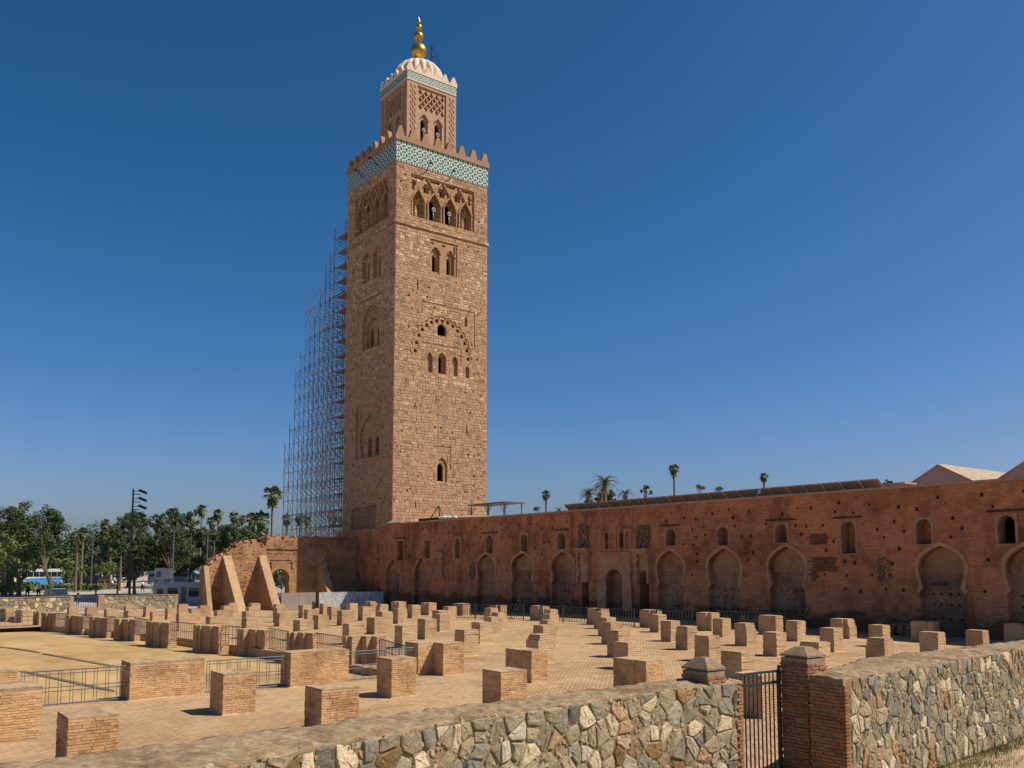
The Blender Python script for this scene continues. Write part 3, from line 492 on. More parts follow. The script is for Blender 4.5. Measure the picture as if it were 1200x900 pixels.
# ------------------------------------------------------------------ ground
X, Y, Z = Vector((1,0,0)), Vector((0,1,0)), Vector((0,0,1))
def zmesh(name, outer, holes, mat, zf, step=3.0, bounds=None):
    x0, x1, y0, y1 = bounds or (min(p[0] for p in outer), max(p[0] for p in outer), min(p[1] for p in outer), max(p[1] for p in outer))
    vs = []; es = []
    for P in [outer]+holes:
        b = len(vs); P2 = []
        for i in range(len(P)):
            a, c = Vector(P[i]), Vector(P[(i+1)%len(P)]); k = max(1, int((c-a).length/step))
            P2 += [a+(c-a)*j/k for j in range(k)]
        n = len(P2); vs += P2; es += [(b+i, b+(i+1)%n) for i in range(n)]
    x = x0+step*.37
    while x < x1:
        y = y0+step*.41
        while y < y1:
            if in_poly(x, y, outer) and not any(in_poly(x, y, h) for h in holes): vs.append(Vector((x+random.uniform(-.3,.3), y+random.uniform(-.3,.3))))
            y += step
        x += step
    r = geometry.delaunay_2d_cdt(vs, es, [], 0, 1e-4); mb = MB()
    mb.v = [(p.x, p.y, zf(p.x, p.y)) for p in r[0]]
    for f in r[2]:
        cx = sum(r[0][i].x for i in f)/3; cy = sum(r[0][i].y for i in f)/3
        if in_poly(cx, cy, outer) and not any(in_poly(cx, cy, h) for h in holes):
            a = (r[0][f[1]]-r[0][f[0]]).cross(r[0][f[2]]-r[0][f[0]])
            mb.f.append(tuple(f) if a > 0 else tuple(f[::-1])); mb.m.append(0)
    return mb.build(name, mat, None, True, 'structure')
from mathutils import noise as MN
COURT = [(-29.45,-8),(-29.45,17.15),(-33.45,17.0),(-73.6,12.95),(-75.6,-8)]
def plaza_z(x, y): return ground_z(x)+.02*MN.noise((x*.35, y*.35, 0))
zmesh('plaza_paving', [(-10.4,-8),(-10.4,50.2),(-98.4,50.2),(-103.9,50.2),(-103.9,-8)], [COURT], M['paving'], plaza_z)
zmesh('courtyard_sand', [(COURT[0][0]+.5,-8),(-28.95,17.6),(-33.3,17.5),(-74.,13.4),(-76.,-8)], [], M['sand'], lambda x, y: ground_z(x)-.30+.015*MN.noise((x*.3, y*.3, 3)))
mb = MB(); mb.poly([(-9.0,-60,-.02),(60,-60,-.02),(60,60,-.02),(-9.0,60,-.02)]); mb.poly([(-10.6,-60,-.024),(-9.0,-60,-.02),(-9.0,60,-.02),(-10.6,60,-.024)])
mb.build('outer_path', M['earth'], None, False, 'structure')
mb = MB(); mb.poly([(-5000,-5000,-1.6),(5000,-5000,-1.6),(5000,5000,-1.6),(-5000,5000,-1.6)]); mb.build('ground', M['earth'], None, False, 'structure')
def street_z(A): return -.01-.82*max(0.0, min(1.0, (A+124)/20.0))
mb = MB(); xs = [-98.4,-104,-109,-114,-119,-124,-1500]
for i in range(6):
    a, b = xs[i], xs[i+1]; wa, wb = (400 if a > -200 else 900), (400 if b > -200 else 900); mb.poly([(a,-wa,street_z(a)),(b,-wb,street_z(b)),(b,wb,street_z(b)),(a,wa,street_z(a))][::-1])
mb.build('street', M['street'], None, False, 'structure')
mb = MB(); mb.poly([(-98.3,64,-.02),(-98.3,400,-.02),(200,400,-.02),(200,64,-.02)][::-1]); mb.build('rear_yard', M['earth'], None, False, 'structure')

# courtyard edge: low ledge the railings stand on
mb = MB()
def q_line(A): return 16.95-.1012*(-33.37-A)
for i in range(24):
    a0 = -33.4-i*1.66; a1 = a0-1.66; b0, b1 = q_line(a0), q_line(a1)
    z = ground_z((a0+a1)/2)
    mb.hexa([(a1,b1,z-.34),(a0,b0,z-.34),(a0,b0+.4,z-.34),(a1,b1+.4,z-.34),(a1,b1,z+.1),(a0,b0,z+.1),(a0,b0+.4,z+.1),(a1,b1+.4,z+.1)])
mb.box(-75.9,-75.5,-8,12.9,-1.2,ground_z(-75.7)+.06)
mb.box(-29.5,-29.2,-8,17.2,-.34,-.01)
mb.box(-33.4,-29.3,16.95,17.3,-.34,.02)
mb.build('courtyard_kerb', M['ruin_fin'], None, False, 'structure')
for i, (p, q) in enumerate([((-33.0,8.0,131.0),(-41.5,6.45)), ((-40.6,9.95,0),(-49.0,8.55)), ((-49.5,8.5,0),(-62,6.4))]):
    o = MB(); a = Vector((p[0],p[1])); b = Vector(q); t = (b-a).normalized(); nn = Vector((-t.y,t.x))*.13
    zz = lambda v: ground_z(v.x)-.30
    for k in range(12):
        c, d = a+(b-a)*k/12, a+(b-a)*(k+1)/12; w0 = .35 if k == 0 else 1
        o.poly([(c.x-nn.x*w0,c.y-nn.y*w0,zz(c)+.022),(d.x-nn.x,d.y-nn.y,zz(d)+.022),(d.x+nn.x,d.y+nn.y,zz(d)+.022),(c.x+nn.x*w0,c.y+nn.y*w0,zz(c)+.022)][::-1])
    o.build('drain_channel', mat_plain('damp_channel_earth', (.17,.115,.055), .95, .3, 4, .3) if i == 0 else bpy.data.materials['damp_channel_earth'], None, False, 'structure')

# ------------------------------------------------------------------ minaret
from mathutils import noise as MN
TA, TB, TW, TD = -89.2, 50.5, 12.4, 13.1
tw = thing('minaret', (TA-TW/2, TB+TD/2, ground_z(-95)), 'tall square tan stone minaret with green tile bands, lantern and ribbed dome', 'minaret')
OR, OL = Vector((TA,TB,0)), Vector((TA,TB,0))
fr_R = (OR, Y, Z, X); fr_L = (OL, -X, Z, -Y)
RV = 2  # reveal material slot
def arch_rec(c, hw, z0, zs, zt, dep, back, kids=(), lob=None, rm=1):
    P = lobed(c, hw, z0, zs, zt, lob, .22) if lob else pointed(c, hw, z0, zs, zt)
    return (P, dep, back, list(kids), rm)
def blank(P, dep, back=0, kids=(), rm=1): return (P, dep, back, list(kids), rm)
def groove(x0, z0, x1, z1, w=.1): 
    return blank(rect(min(x0,x1)-w/2, max(x0,x1)+w/2, min(z0,z1)-w/2, max(z0,z1)+w/2), .12)
# right (sunlit) face
top_kids = []
for i, c in enumerate((3.1, 5.35, 7.6, 9.85)):
    if i in (1, 2): k = [arch_rec(c-.02, .42, 45.42, 47.3, 47.95, .38, None)]
    else: k = [blank(rect(c-.38, c-.16, 45.4, 47.3), .5), blank(rect(c+.2, c+.42, 45.4, 47.0), .5), blank(rect(c-.1,c+.14,47.5,48.0),.3)]
    top_kids.append(arch_rec(c, .78, 45.25, 47.2, 48.35, .42, 0, k, 4))
for c in (4.22, 6.48, 8.72): top_kids.append(arch_rec(c, .5, 48.45, 48.9, 49.55, .3, 0, [blank(rect(c-.17,c+.17,48.6,49.35), .8, None)], 2))
for c in (2.45, 10.5): top_kids.append(arch_rec(c, .24, 48.45, 49.1, 49.7, .3, 0, [], 2))
for c in (3.4, 5.6, 7.9, 9.9): top_kids.append(blank(rect(c-.75,c+.45,49.98,50.14), .2))
RR = [blank(rect(2.0, 11.1, 45.15, 50.3), .22, 0, top_kids)]
k2 = [arch_rec(5.62, .62, 38.98, 41.1, 42.0, .35, 0, [arch_rec(5.5,.36,39.05,40.75,41.2,.38,None)], 3),
      arch_rec(7.72, .66, 38.98, 41.1, 42.0, .35, 0, [arch_rec(7.55,.36,39.05,40.75,41.2,.38,None)], 3),
      blank(rect(6.45,6.95,42.3,42.6), .15), blank(rect(4.95,5.3,42.3,42.65),.15), blank(rect(8.1,8.4,41.7,42.65),.15)]
RR.append(blank(rect(4.75, 8.6, 38.93, 42.95), .12, 0, k2))
RR.append(blank(rect(2.97,3.12,36.3,37.5), .6))
# big lobed relief arch
def ellp(t, rx=3.95, rz=4.95, c=6.55, zb=28.4): return (c-rx*math.cos(t), zb+rz*math.sin(t)**.92)
for i in range(15):
    t = math.pi*(i+.5)/15; x, z = ellp(t, 3.65, 4.6); r = .33
    ang = math.atan2(z-28.4, x-6.55)
    cres = [(x+math.cos(ang+a)*r*(1 if abs(a) < 1.7 else .5), z+math.sin(ang+a)*r*(1 if abs(a)<1.7 else .5)) for a in [math.pi*2*j/9-math.pi for j in range(9)]]
    RR.append(blank(cres, .4))
RR += [arch_rec(6.47,.62,31.3,32.2,32.8,.38,None), arch_rec(6.55,.55,26.7,28.6,29.3,.35,0,[arch_rec(6.45,.36,26.75,28.3,28.9,.38,None)]),
       arch_rec(4.82,.36,26.68,28.4,29.1,.35,0), arch_rec(8.4,.4,26.65,28.4,29.1,.35,0), arch_rec(10.2,.28,26.65,27.7,28.1,.35,0),
       blank(rect(3.66,3.76,33.6,34.9),.12), blank(rect(3.7,7.0,35.0,35.1),.12), blank(rect(7.05,11.2,34.9,35.0),.12), blank(rect(11.18,11.28,30.3,34.85),.12),
       blank(rect(3.75,9.2,30.06,30.15),.12), blank(rect(9.18,9.28,28.0,30.0),.08), arch_rec(9.95,.2,33.0,33.8,34.1,.25,0),
       blank(rect(5.67,5.81,23.0,24.05),.6), blank(rect(10.06,10.2,19.6,20.85),.6), blank(rect(6.0,6.06,18.2,26.2),.06),
       arch_rec(6.62,.72,13.75,15.6,16.65,.18,0,[arch_rec(6.5,.42,13.85,15.4,16.05,.38,None)]), blank(rect(5.4,7.8,17.9,17.99),.12), blank(rect(7.74,7.84,15.2,17.85),.12), blank(rect(2.98,3.12,10.5,11.3),.6)]
rngp = random.Random(4)
def pits(n, u1, avoid, zlo=10, zhi=51):
    out = []
    while len(out) < n:
        x = rngp.uniform(.4, u1-.4); z = rngp.uniform(zlo, zhi); s = rngp.uniform(.07,.13)
        if any(a-.3 < x < b+.3 and c-.3 < z < d+.3 for a,b,c,d in avoid): continue
        avoid.append((x-s,x+s,z-s,z+s)); out.append(blank(rect(x-s,x+s,z-s,z+s*.9), .25))
    return out
def bbox(r): xs = [p[0] for p in r[0]]; zs = [p[1] for p in r[0]]; return (min(xs),max(xs),min(zs),max(zs))
RR += pits(80, TD, [bbox(r) for r in RR])
mb = MB(); ZB, ZT = -1.2, 51.32
sheet(mb, *fr_R, rect(0, TD, ZB, ZT), RR, 0, 0)
# left (shaded) face
tk = []
for c in (9.2, 6.98, 4.76, 2.62):
    tk.append(arch_rec(c, .72, 45.15, 47.3, 48.5, .4, 0, [blank(rect(c-.42,c-.12,45.2,47.4),.45), blank(rect(c+.12,c+.42,45.2,47.4),.45)], 4))
for c in (8.1, 5.87, 3.7): tk.append(arch_rec(c,.45,48.45,48.8,49.5,.3,0,[],2))
LL = [blank(rect(1.75, 10.25, 45.05, 49.9), .25, 0, tk)]
LL += [arch_rec(7.15, 1.05, 38.4, 41.2, 42.1, .4, 0, [arch_rec(6.9,.42,38.5,40.7,41.2,.38,None)], 5), arch_rec(4.4, 1.05, 38.35, 41.2, 42.1, .4, 0, [arch_rec(4.1,.42,38.45,40.7,41.2,.38,None)], 5)]
LL.append(blank(pointed(5.65, 2.15, 30.0, 33.0, 35.25, 12, True), .28, 0, [blank(pointed(5.7, 1.62, 30.05, 32.2, 33.7, 12, True), .34, 0, [arch_rec(6.55,.42,30.12,32.3,32.75,.38,None), arch_rec(4.6,.42,30.12,32.3,32.75,.38,None)])]+[blank([(5.65+1.88*math.cos(a)-.1,33.1+1.75*math.sin(a)-.16),(5.65+1.88*math.cos(a)+.1,33.1+1.75*math.sin(a)-.16),(5.65+1.88*math.cos(a)+.1,33.1+1.75*math.sin(a)+.14),(5.65+1.88*math.cos(a)-.1,33.1+1.75*math.sin(a)+.14)],.15) for a in [R(d) for d in (25,47,69,90,111,133,155)]]))
LL += [blank(rect(2.6,8.9,36.05,36.22),.2), blank(rect(8.9,9.05,31.8,36.0),.2)]
LL.append(blank(rect(2.65,9.2,16.75,23.2), .2, 0, [arch_rec(5.95,2.6,16.85,19.6,22.0,.32,0,[arch_rec(6.5,.42,16.95,18.9,19.35,.38,None), arch_rec(4.7,.42,16.95,18.9,19.35,.38,None)], 7), blank(rect(8.25,8.4,21.6,22.6),.5), blank(rect(3.7,3.85,21.7,22.65),.5)]))
LL.append(blank([(3.8,8.4),(10.2,8.2),(10.1,10.6),(8.6,10.9),(7.2,10.7),(5.3,11.0),(3.8,11.05)], .25, 3, []))
LL += pits(60, TW, [bbox(r) for r in LL])
sheet(mb, *fr_L, rect(0, TW, ZB, ZT), LL, 0, 0)
# hidden faces and the roof deck
mb.poly([(TA,TB+TD,ZB),(TA-TW,TB+TD,ZB),(TA-TW,TB+TD,ZT),(TA,TB+TD,ZT)]); mb.poly([(TA-TW,TB+TD,ZB),(TA-TW,TB,ZB),(TA-TW,TB,ZT),(TA-TW,TB+TD,ZT)])
mb.build('shaft', [M['tower'], M['tower'], M['tower'], M['rubble']], tw)
# individual facing stones in uneven courses, standing proud of the mortar
fs = random.Random(31)
for fr, L, recs_ in ((fr_R, TD, RR), (fr_L, TW, LL)):
    O, U, V, N = fr; bbs = [bbox(r) for r in recs_]; mb = MB(); z = 8.0
    while z < 51.2:
        rh = fs.choice((.26,.3,.34,.38,.44)); x = .03; z1 = min(z+rh, 51.3)
        if 43.8 < z1 < 44.35 or 43.8 < z < 44.3: z = z1; continue
        while x < L-.05:
            w = fs.uniform(.24,.72) if rh < .4 else fs.uniform(.35,.85); x1 = min(x+w, L-.02)
            if L-.3 < x1: x1 = L-.02
            g = fs.uniform(.008,.026); a, b, c, d = x+g, x1-g, z+g*.8, z1-g*.8
            hit = [q for q in bbs if q[0]-.03 < b and a < q[1]+.03 and q[2]-.03 < d and c < q[3]+.03]
            for q in hit:
                if q[1]+.03 < b-.15 and a > q[0]: a = q[1]+.03
                elif q[0]-.03 > a+.15 and b < q[1]+.03: b = q[0]-.03
            hit = [q for q in bbs if q[0]-.02 < b and a < q[1]+.02 and q[2]-.02 < d and c < q[3]+.02]
            n_ = MN.noise((a*.23+ (9 if fr is fr_L else 0), z*.16, 1.5)); pr = fs.random()
            if not hit and b-a > .12 and fs.random() > .03:
                up_ = max(0, min(1, (z-24)/10)) if n_ > -.05 else .05
                m_ = 4 if pr < .30*up_ + (.25 if 24.6 < z < 26.6 and 1.6 < x < 10.6 and fr is fr_R else 0) else 3 if pr > .93-.06*(n_ < -.1) else fs.choice((0,0,1,2,2,1))
                p = fs.uniform(.01,.045); j = lambda: fs.uniform(-.025,.025)
                lo = [(a+j()*.4,c),(b+j()*.4,c),(b+j()*.4,d),(a+j()*.4,d)]; e_ = .02
                hi = [(a+e_+abs(j()),c+e_*.7+abs(j())*.6),(b-e_-abs(j()),c+e_*.7+abs(j())*.6),(b-e_-abs(j()),d-e_*.7-abs(j())*.6),(a+e_+abs(j()),d-e_*.7-abs(j())*.6)]
                mb.hexa([O+U*s_+V*t_-N*.02 for s_, t_ in lo]+[O+U*s_+V*t_+N*(p+fs.uniform(-.012,.012)) for s_, t_ in hi], m_)
            x = x1
        z = z1
    mb.build('facing_stone', FACE, tw, kind='stuff')
# ring of little arch mouldings round the big lobed arch
mb = MB()
for i in range(15):
    t = math.pi*(i+.5)/15; x, z = ellp(t, 3.95, 4.95); ang = math.atan2(z-28.4, x-6.55)
    band(mb, OR+X*.03, Y, Z, X, [(x+.42*math.cos(ang+q), z+.42*math.sin(ang+q)) for q in (-1.25,-.8,-.4,0,.4,.8,1.25)], .1, .06)
    mb.build('lobe_moulding', M['tower'], tw); mb = MB()
# lattice ribs of the interlaced arches
def rib(mb, fr, pts, w=.17, d=.2, back=.22):
    O, U, V, N = fr; band(mb, O-N*back, U, V, N, pts, w, d)
for cs, fr, pk in (((3.1,5.35,7.6,9.85), fr_R, 50.2), ((9.2,6.98,4.76,2.62), fr_L, 49.8)):
    mb = MB()
    for c in cs:
        for s in (-1, 1):
            pts = [(c+s*.98*(1-(t/8)**1.5), 47.0+ (1.75*(t/8))) for t in range(9)]
            rib(mb, fr, [(x, z) for x, z in pts])
            p2 = [(c+s*(t/6)*.9, 48.75+1.35*(t/6)**.8) for t in range(7)]
            if min(cs)-.9 < p2[-1][0] < max(cs)+.9: rib(mb, fr, p2)
        rib(mb, fr, [(c-.92, 45.2), (c-.92, 47.1)], .12); rib(mb, fr, [(c+.92, 45.2), (c+.92, 47.1)], .12)
    mb.build('arch_tracery', M['tower'], tw)
# string course
for fr, L in ((fr_R, TD), (fr_L, TW)):
    O, U, V, N = fr; mb = MB(); mb.extrude_face(O-N*.05, U, V, N, [(-.14 if fr is fr_L else -.0, 43.86), (L+.12, 43.86), (L+.12, 44.28), (-.0, 44.28)], .2); mb.build('string_course', M['tower'], tw)
# tile band, framed by two thin ledges
e = .06
for fr, L in ((fr_R, TD), (fr_L, TW)):
    O, U, V, N = fr
    mb = MB(); mb.poly([tuple(O+U*a+V*z+N*e) for a, z in ((-e,51.32),(L+e,51.32),(L+e,53.91),(-e,53.91))]); 
    mb.poly([tuple(O+U*a+V*51.32+N*b) for a, b in ((-e,e),(L+e,e),(L+e,-.02),(-e,-.02))]); mb.build('tile_band', M['tile'], tw)
mb = MB(); P0 = [(TA+e,TB-e),(TA+e,TB+TD+e),(TA-TW-e,TB+TD+e),(TA-TW-e,TB-e)]
mb.prism([(TA+.2,TB-.2),(TA+.2,TB+TD+.2),(TA-TW-.2,TB+TD+.2),(TA-TW-.2,TB-.2)], 53.91, 54.5)
mb.prism([(TA+e-.02,TB+TD),(TA+e-.02,TB+TD+e),(TA-TW-e,TB+TD+e),(TA-TW-e,TB+TD)], 51.3, 53.9); mb.prism([(TA-TW,TB),(TA-TW,TB+TD),(TA-TW-e,TB+TD),(TA-TW-e,TB)], 51.3, 53.9)
mb.build('parapet', M['merlon'], tw)
# stepped merlons, one mesh each sharing data
def merlon_mesh(name, w, h, t, tip, steps, mat):
    mb = MB(); n = steps; L = []
    for i in range(n): 
        x = w/2-(w/2-tip/2)*i/n; x2 = w/2-(w/2-tip/2)*(i+.75)/n; z = h*i/n; L += [(x, z), (x2-.0, z+h/n*.55)]
    L += [(tip/2, h*.93), (tip/2, h)]
    P = L+[(-x, z) for x, z in L[::-1]]
    mb.extrude_face(Vector((0,-t/2,0)), X, Z, Y, P, t)
    o = mb.build(name, mat); me = o.data; bpy.data.objects.remove(o); return me
mm = merlon_mesh('merlon', 1.12, 1.15, .5, .42, 5, M['merlon'])
n = 8
for i in range(n):
    u = .45+(TD-.9)*i/(n-1); inst('merlon', mm, (TA-.1, TB+u, 54.5), tw, rot=(0,0,R(90)))
    inst('merlon', mm, (TA-TW+.1, TB+u, 54.5), tw, rot=(0,0,R(90)))
for i in range(1, n):
    u = .45+(TW-.9)*i/(n-1); inst('merlon', mm, (TA-u, TB+.1, 54.5), tw)
    if i < n-1: inst('merlon', mm, (TA-u, TB+TD-.1, 54.5), tw)
# lantern
LA, LB, LC, LE = -92.05, 53.5, 6.75, 7.2     # corner, widths along A and B
def lattice(c0, c1, z0, z1, nx, nz, hw, hh, dep, stag=True):
    out = []
    sx, sz = (c1-c0)/nx, (z1-z0)/nz
    for j in range(nz*2-1):
        for i in range(nx-(j % 2)):
            x = c0+sx*(i+.5+(.5 if j % 2 else 0)); z = z0+sz*(j*.5+.5)
            P = [(x,z-hh),(x+hw*.55,z-hh*.45),(x+hw,z-hh*.25),(x+hw*.8,z+hh*.1),(x+hw*.35,z+hh*.35),(x+hw*.3,z+hh*.75),(x,z+hh),(x-hw*.3,z+hh*.75),(x-hw*.35,z+hh*.35),(x-hw*.8,z+hh*.1),(x-hw,z-hh*.25),(x-hw*.55,z-hh*.45)]
            out.append(blank(P, dep))
    return out
def lant(L, s):
    k = lattice(1.5*s, L-1.5*s, 60.25, 63.15, 5, 3, .30, .44, .3)
    for c in (L/2-.98*s, L/2+.98*s):
        k.append(arch_rec(c, .6*s, 55.6, 59.0, 59.85, .25, 0, [arch_rec(c-.04,.36*s,55.7,58.85,59.35,.38,None)], 4))
    r = [blank(rect(1.42*s, L-1.42*s, 55.0, 63.3), .16, 0, k)]
    for a, b in ((.2, 1.25*s), (L-1.25*s, L-.2)): r += lattice(a, b, 55.0, 63.3, 2, 11, .22, .33, .07)
    return r
mb = MB()
sheet(mb, Vector((LA,LB,0)), Y, Z, X, rect(0, LE, 53.5, 63.8), lant(LE, 1.05), 0, 0)
sheet(mb, Vector((LA,LB,0)), -X, Z, -Y, rect(0, LC, 53.5, 63.8), lant(LC, 1.0), 0, 0)
mb.poly([(LA,LB+LE,53.5),(LA-LC,LB+LE,53.5),(LA-LC,LB+LE,63.8),(LA,LB+LE,63.8)]); mb.poly([(LA-LC,LB+LE,53.5),(LA-LC,LB,53.5),(LA-LC,LB,63.8),(LA-LC,LB+LE,63.8)])
mb.build('lantern_storey', [M['lantern'], M['lantern']], tw)
mb = MB()
for O, U, N, L in ((Vector((LA,LB,0)), Y, X, LE), (Vector((LA,LB,0)), -X, -Y, LC)):
    mb.poly([tuple(O+U*a+Z*z+N*.05) for a, z in ((-.05,63.8),(L+.05,63.8),(L+.05,64.82),(-.05,64.82))])
mb.build('lantern_tile_band', M['tile_small'], tw)
mb = MB(); mb.prism([(LA+.1,LB-.1),(LA+.1,LB+LE+.1),(LA-LC-.1,LB+LE+.1),(LA-LC-.1,LB-.1)], 64.82, 65.12); mb.prism([(LA-.02,LB+.02),(LA-.02,LB+LE-.02),(LA-LC,LB+LE-.02),(LA-LC,LB+.02)], 63.79, 64.8)
mb.prism([(LA+.08,LB-.08),(LA+.08,LB+LE),(LA-LC,LB+LE),(LA-LC,LB-.08)], 63.68, 63.8)
mb.build('lantern_cornice', M['dome'], tw)
mm2 = merlon_mesh('merlon', 1.15, .95, .32, .2, 5, M['dome'])
for i in range(6):
    u = .4+(LE-.8)*i/5; inst('merlon', mm2, (LA-.08, LB+u, 65.12), tw, rot=(0,0,R(90))); inst('merlon', mm2, (LA-LC+.08, LB+u, 65.12), tw, rot=(0,0,R(90)))
for i in range(1, 6):
    u = .4+(LC-.8)*i/5; inst('merlon', mm2, (LA-u, LB+.08, 65.12), tw)
    if i < 5: inst('merlon', mm2, (LA-u, LB+LE-.08, 65.12), tw)
# ribbed dome
CA, CB = LA-LC/2, LB+LE/2
mb = MB(); NS, NR = 190, 18; ribs = 19
for j in range(NR+1):
    t = j/NR
    zz = 65.1+3.2*math.sin(t*math.pi/2); rr0 = 3.2*math.cos(t*math.pi/2)**.55
    for i in range(NS):
        a = 2*math.pi*i/NS; rr = rr0*(1+.17*(abs(math.cos(a*ribs/2))**.7-.6)*min(1, 1.5*(1-t)))
        mb.v.append((CA+rr*math.cos(a), CB+rr*math.sin(a), zz))
for j in range(NR):
    for i in range(NS):
        k = (i+1)%NS; mb.f.append((j*NS+i, j*NS+k, (j+1)*NS+k, (j+1)*NS+i)); mb.m.append(0)
mb.build('dome', M['dome'], tw, True)
def sphere(mb, c, r, n=20, sq=1.0):
    mb.lathe(c, [(r*math.sin(math.pi*i/n), -r*sq*math.cos(math.pi*i/n)) for i in range(n+1)], 28)
fin = None
mb = MB(); mb.bar((CA,CB,68.6),(CA,CB,74.3),.09,0,10); fin = mb.build('finial', M['gold'], tw, True)
for zc, r in ((70.05,1.06),(72.08,.62),(73.32,.42)):
    mb = MB(); sphere(mb, (CA,CB,zc), r); mb.build('gilded_ball', M['gold'], fin, True)
mb = MB(); mb.lathe((CA,CB,73.85), [(0,-.05),(.2,.05),(.24,.2),(.14,.45),(.05,.8),(0,.98)], 16); mb.build('finial_tip', M['gold'], fin, True)
mb = MB(); bx, by = CA+.9, CB+1.35
mb.bar((bx,by,67.6),(bx,by,71.0),.07); mb.bar((bx,by,70.9),(bx+.9,by+.8,68.3),.05); mb.bar((bx,by,69.5),(bx+.6,by+.5,69.2),.05); mb.bar((bx,by,70.9),(bx+.4,by+.35,71.0),.05)
tag(mb.build('flag_mast', M['dark_wood']), 'small dark timber flag mast beside the gilded balls on the dome', 'mast')
for (o, nx, zz, uu, side, lab) in ((LA,0,57.9,LE/2-1.03,'R','left of the pair'),(LA,0,57.9,LE/2+1.03,'R','right of the pair'),(TA,0,46.7,5.33,'T','left of the pair'),(TA,0,46.7,7.58,'T','right of the pair')):
    b0 = LB if side == 'R' else TB; mb = MB(); c = Vector((o-.25, b0+uu, zz))
    prof = [(.25,0),(.27,.03),(.22,.03),(.1,-.22),(.05,-.3)]
    for j in range(len(prof)-1):
        pass
    nseg = 16; bb = len(mb.v)
    for r, d in prof:
        for i in range(nseg): t = 2*math.pi*i/nseg; mb.v.append((c.x+d, c.y+r*math.cos(t), c.z+r*math.sin(t)))
    for j in range(len(prof)-1):
        for i in range(nseg): k = (i+1)%nseg; mb.f.append((bb+j*nseg+i, bb+j*nseg+k, bb+(j+1)*nseg+k, bb+(j+1)*nseg+i)); mb.m.append(0)
    mb.bar((c.x-.05,c.y,c.z-.36),(c.x-.05,c.y,c.z-1.2),.04)
    tag(mb.build('loudspeaker', M['speaker'], None, True), f'grey horn loudspeaker, {lab} in the ' + ('lantern windows under the dome' if side == 'R' else 'windows below the wide tile band'), 'loudspeaker', 'horn loudspeakers in the minaret windows')
# bent lamp hooks on the tile band
for (u, z, fr, l) in ((4.1,51.0,fr_R,'left hook on the sunlit band'),(7.4,50.9,fr_R,'right hook on the sunlit band'),(4.6,52.2,fr_L,'hook nearer the corner on the shaded band'),(8.2,52.0,fr_L,'hook farther from the corner on the shaded band')):
    O, U, V, N = fr; p = O+U*u+V*z; mb = MB(); mb.tube([p, p+N*.5+V*.5, p+N*.75+V*.9, p+N*1.1+V*.85], [.06]*4, 0, 5); mb.bar(p+N*1.05+V*.9, p+N*1.2+V*.6, .13, 0, 6)
    tag(mb.build('hook_lamp', M['iron']), 'bent dark iron hook lamp, '+l, 'lamp', 'hook lamps on the minaret tile band')

# ------------------------------------------------------------------ long mosque wall
mw = thing('mosque_wall', (-40, 50, 0), 'long high reddish brick wall with walled-up horseshoe arches and small windows', 'wall')
WL, WR, WT = -90.15, -8.0, 8.5
frW = (Vector((0,50,0)), X, Z, -Y)
recs = []
arch_objs = []
ARC = DATA['arch']; ARC.append([-17.2,-14.6,5.1]); 
for k, (a0, a1, zt) in enumerate(ARC):
    c = (a0+a1)/2; hw = (a1-a0)/2; gz = ground_z(c)-.3
    zt += .0
    if k < 2: P = pointed(c, hw, gz, 3.0, zt)
    else: P = horseshoe(c, hw*1.04, gz, 2.72, 3.8, zt, .84)
    recs.append((P, .45, None, [], 1)); arch_objs.append((P, c, hw, gz, zt))
frames = []
for a0, a1, z0, z1, kd in DATA['win']:
    c = (a0+a1)/2; hw = (a1-a0)/2*.92
    if kd == 0: P = rect(c-hw, c+hw, z0, z1-.1)
    elif kd == 2: P = pointed(c, hw*.8, z0, z1-.75, z1-.05)
    elif kd == 3: P = pointed(c, hw, z0, z1-.5, z1)
    else: P = pointed(c, hw, z0, z1-hw, z1-.02, 8, True)
    recs.append((P, .85, 2 if kd in (0,1,2) and a0 != DATA['win'][11][0] else None, [], 3 if kd in (1,2) else 1)); frames.append((P, c, hw, z0, z1, kd))
for a0, a1, zt in ((-56.45,-55.58,2.56),): recs.append((rect(a0,a1,-.3,zt), 1.0, None, [], 1))
recs.append((pointed(-49.2,.48,-.3,3.0,3.5,8,True), 1.0, None, [], 1))
recs.append((horseshoe(-52.55,.95,-.35,2.1,2.7,3.66,.9,8,True), .7, 4, [], 1))
recs.append((rect(-92.3+30.0,-92.3+30.0+.01,8.49,8.495), .01, None, [], 1)) if False else None
rw = random.Random(11)
used = [bbox(r) for r in recs] + [(-57.5,-48.3,-.5,7.6)]
holes = []
def try_hole(x, z, s):
    if any(a-s-.45 < x < b+s+.45 and c-s-.3 < z < d+s+.3 for a,b,c,d in used): return
    used.append((x-s,x+s,z-s,z+s)); holes.append((rect(x-s,x+s,z-s,z+s*1.1), .35, 2, [], 1))
for z, st in ((7.75,2.2),(7.3,1.5),(6.6,1.5),(6.05,1.3),(5.5,1.3),(4.9,1.3),(4.2,1.5),(3.4,1.5),(2.5,2.0)):
    x = WL+.8
    while x < -10:
        if rw.random() < .72: try_hole(x+rw.uniform(-.25,.25), z+rw.uniform(-.15,.15), rw.uniform(.07,.115))
        x += st*rw.uniform(.5,1.1)
recs = [r for r in recs if r] + holes
outer = [(WL, -1.5), (WR, -1.5), (WR, WT), (WL, WT)]
mb = MB(); sheet(mb, *frW, outer, recs, 0, 0)
mb.build('wall_face', [M['wall_brick'], M['wall_brick'], M['wall_brick'], M['plaster'], M['wall_low']], mw)
mb = MB()
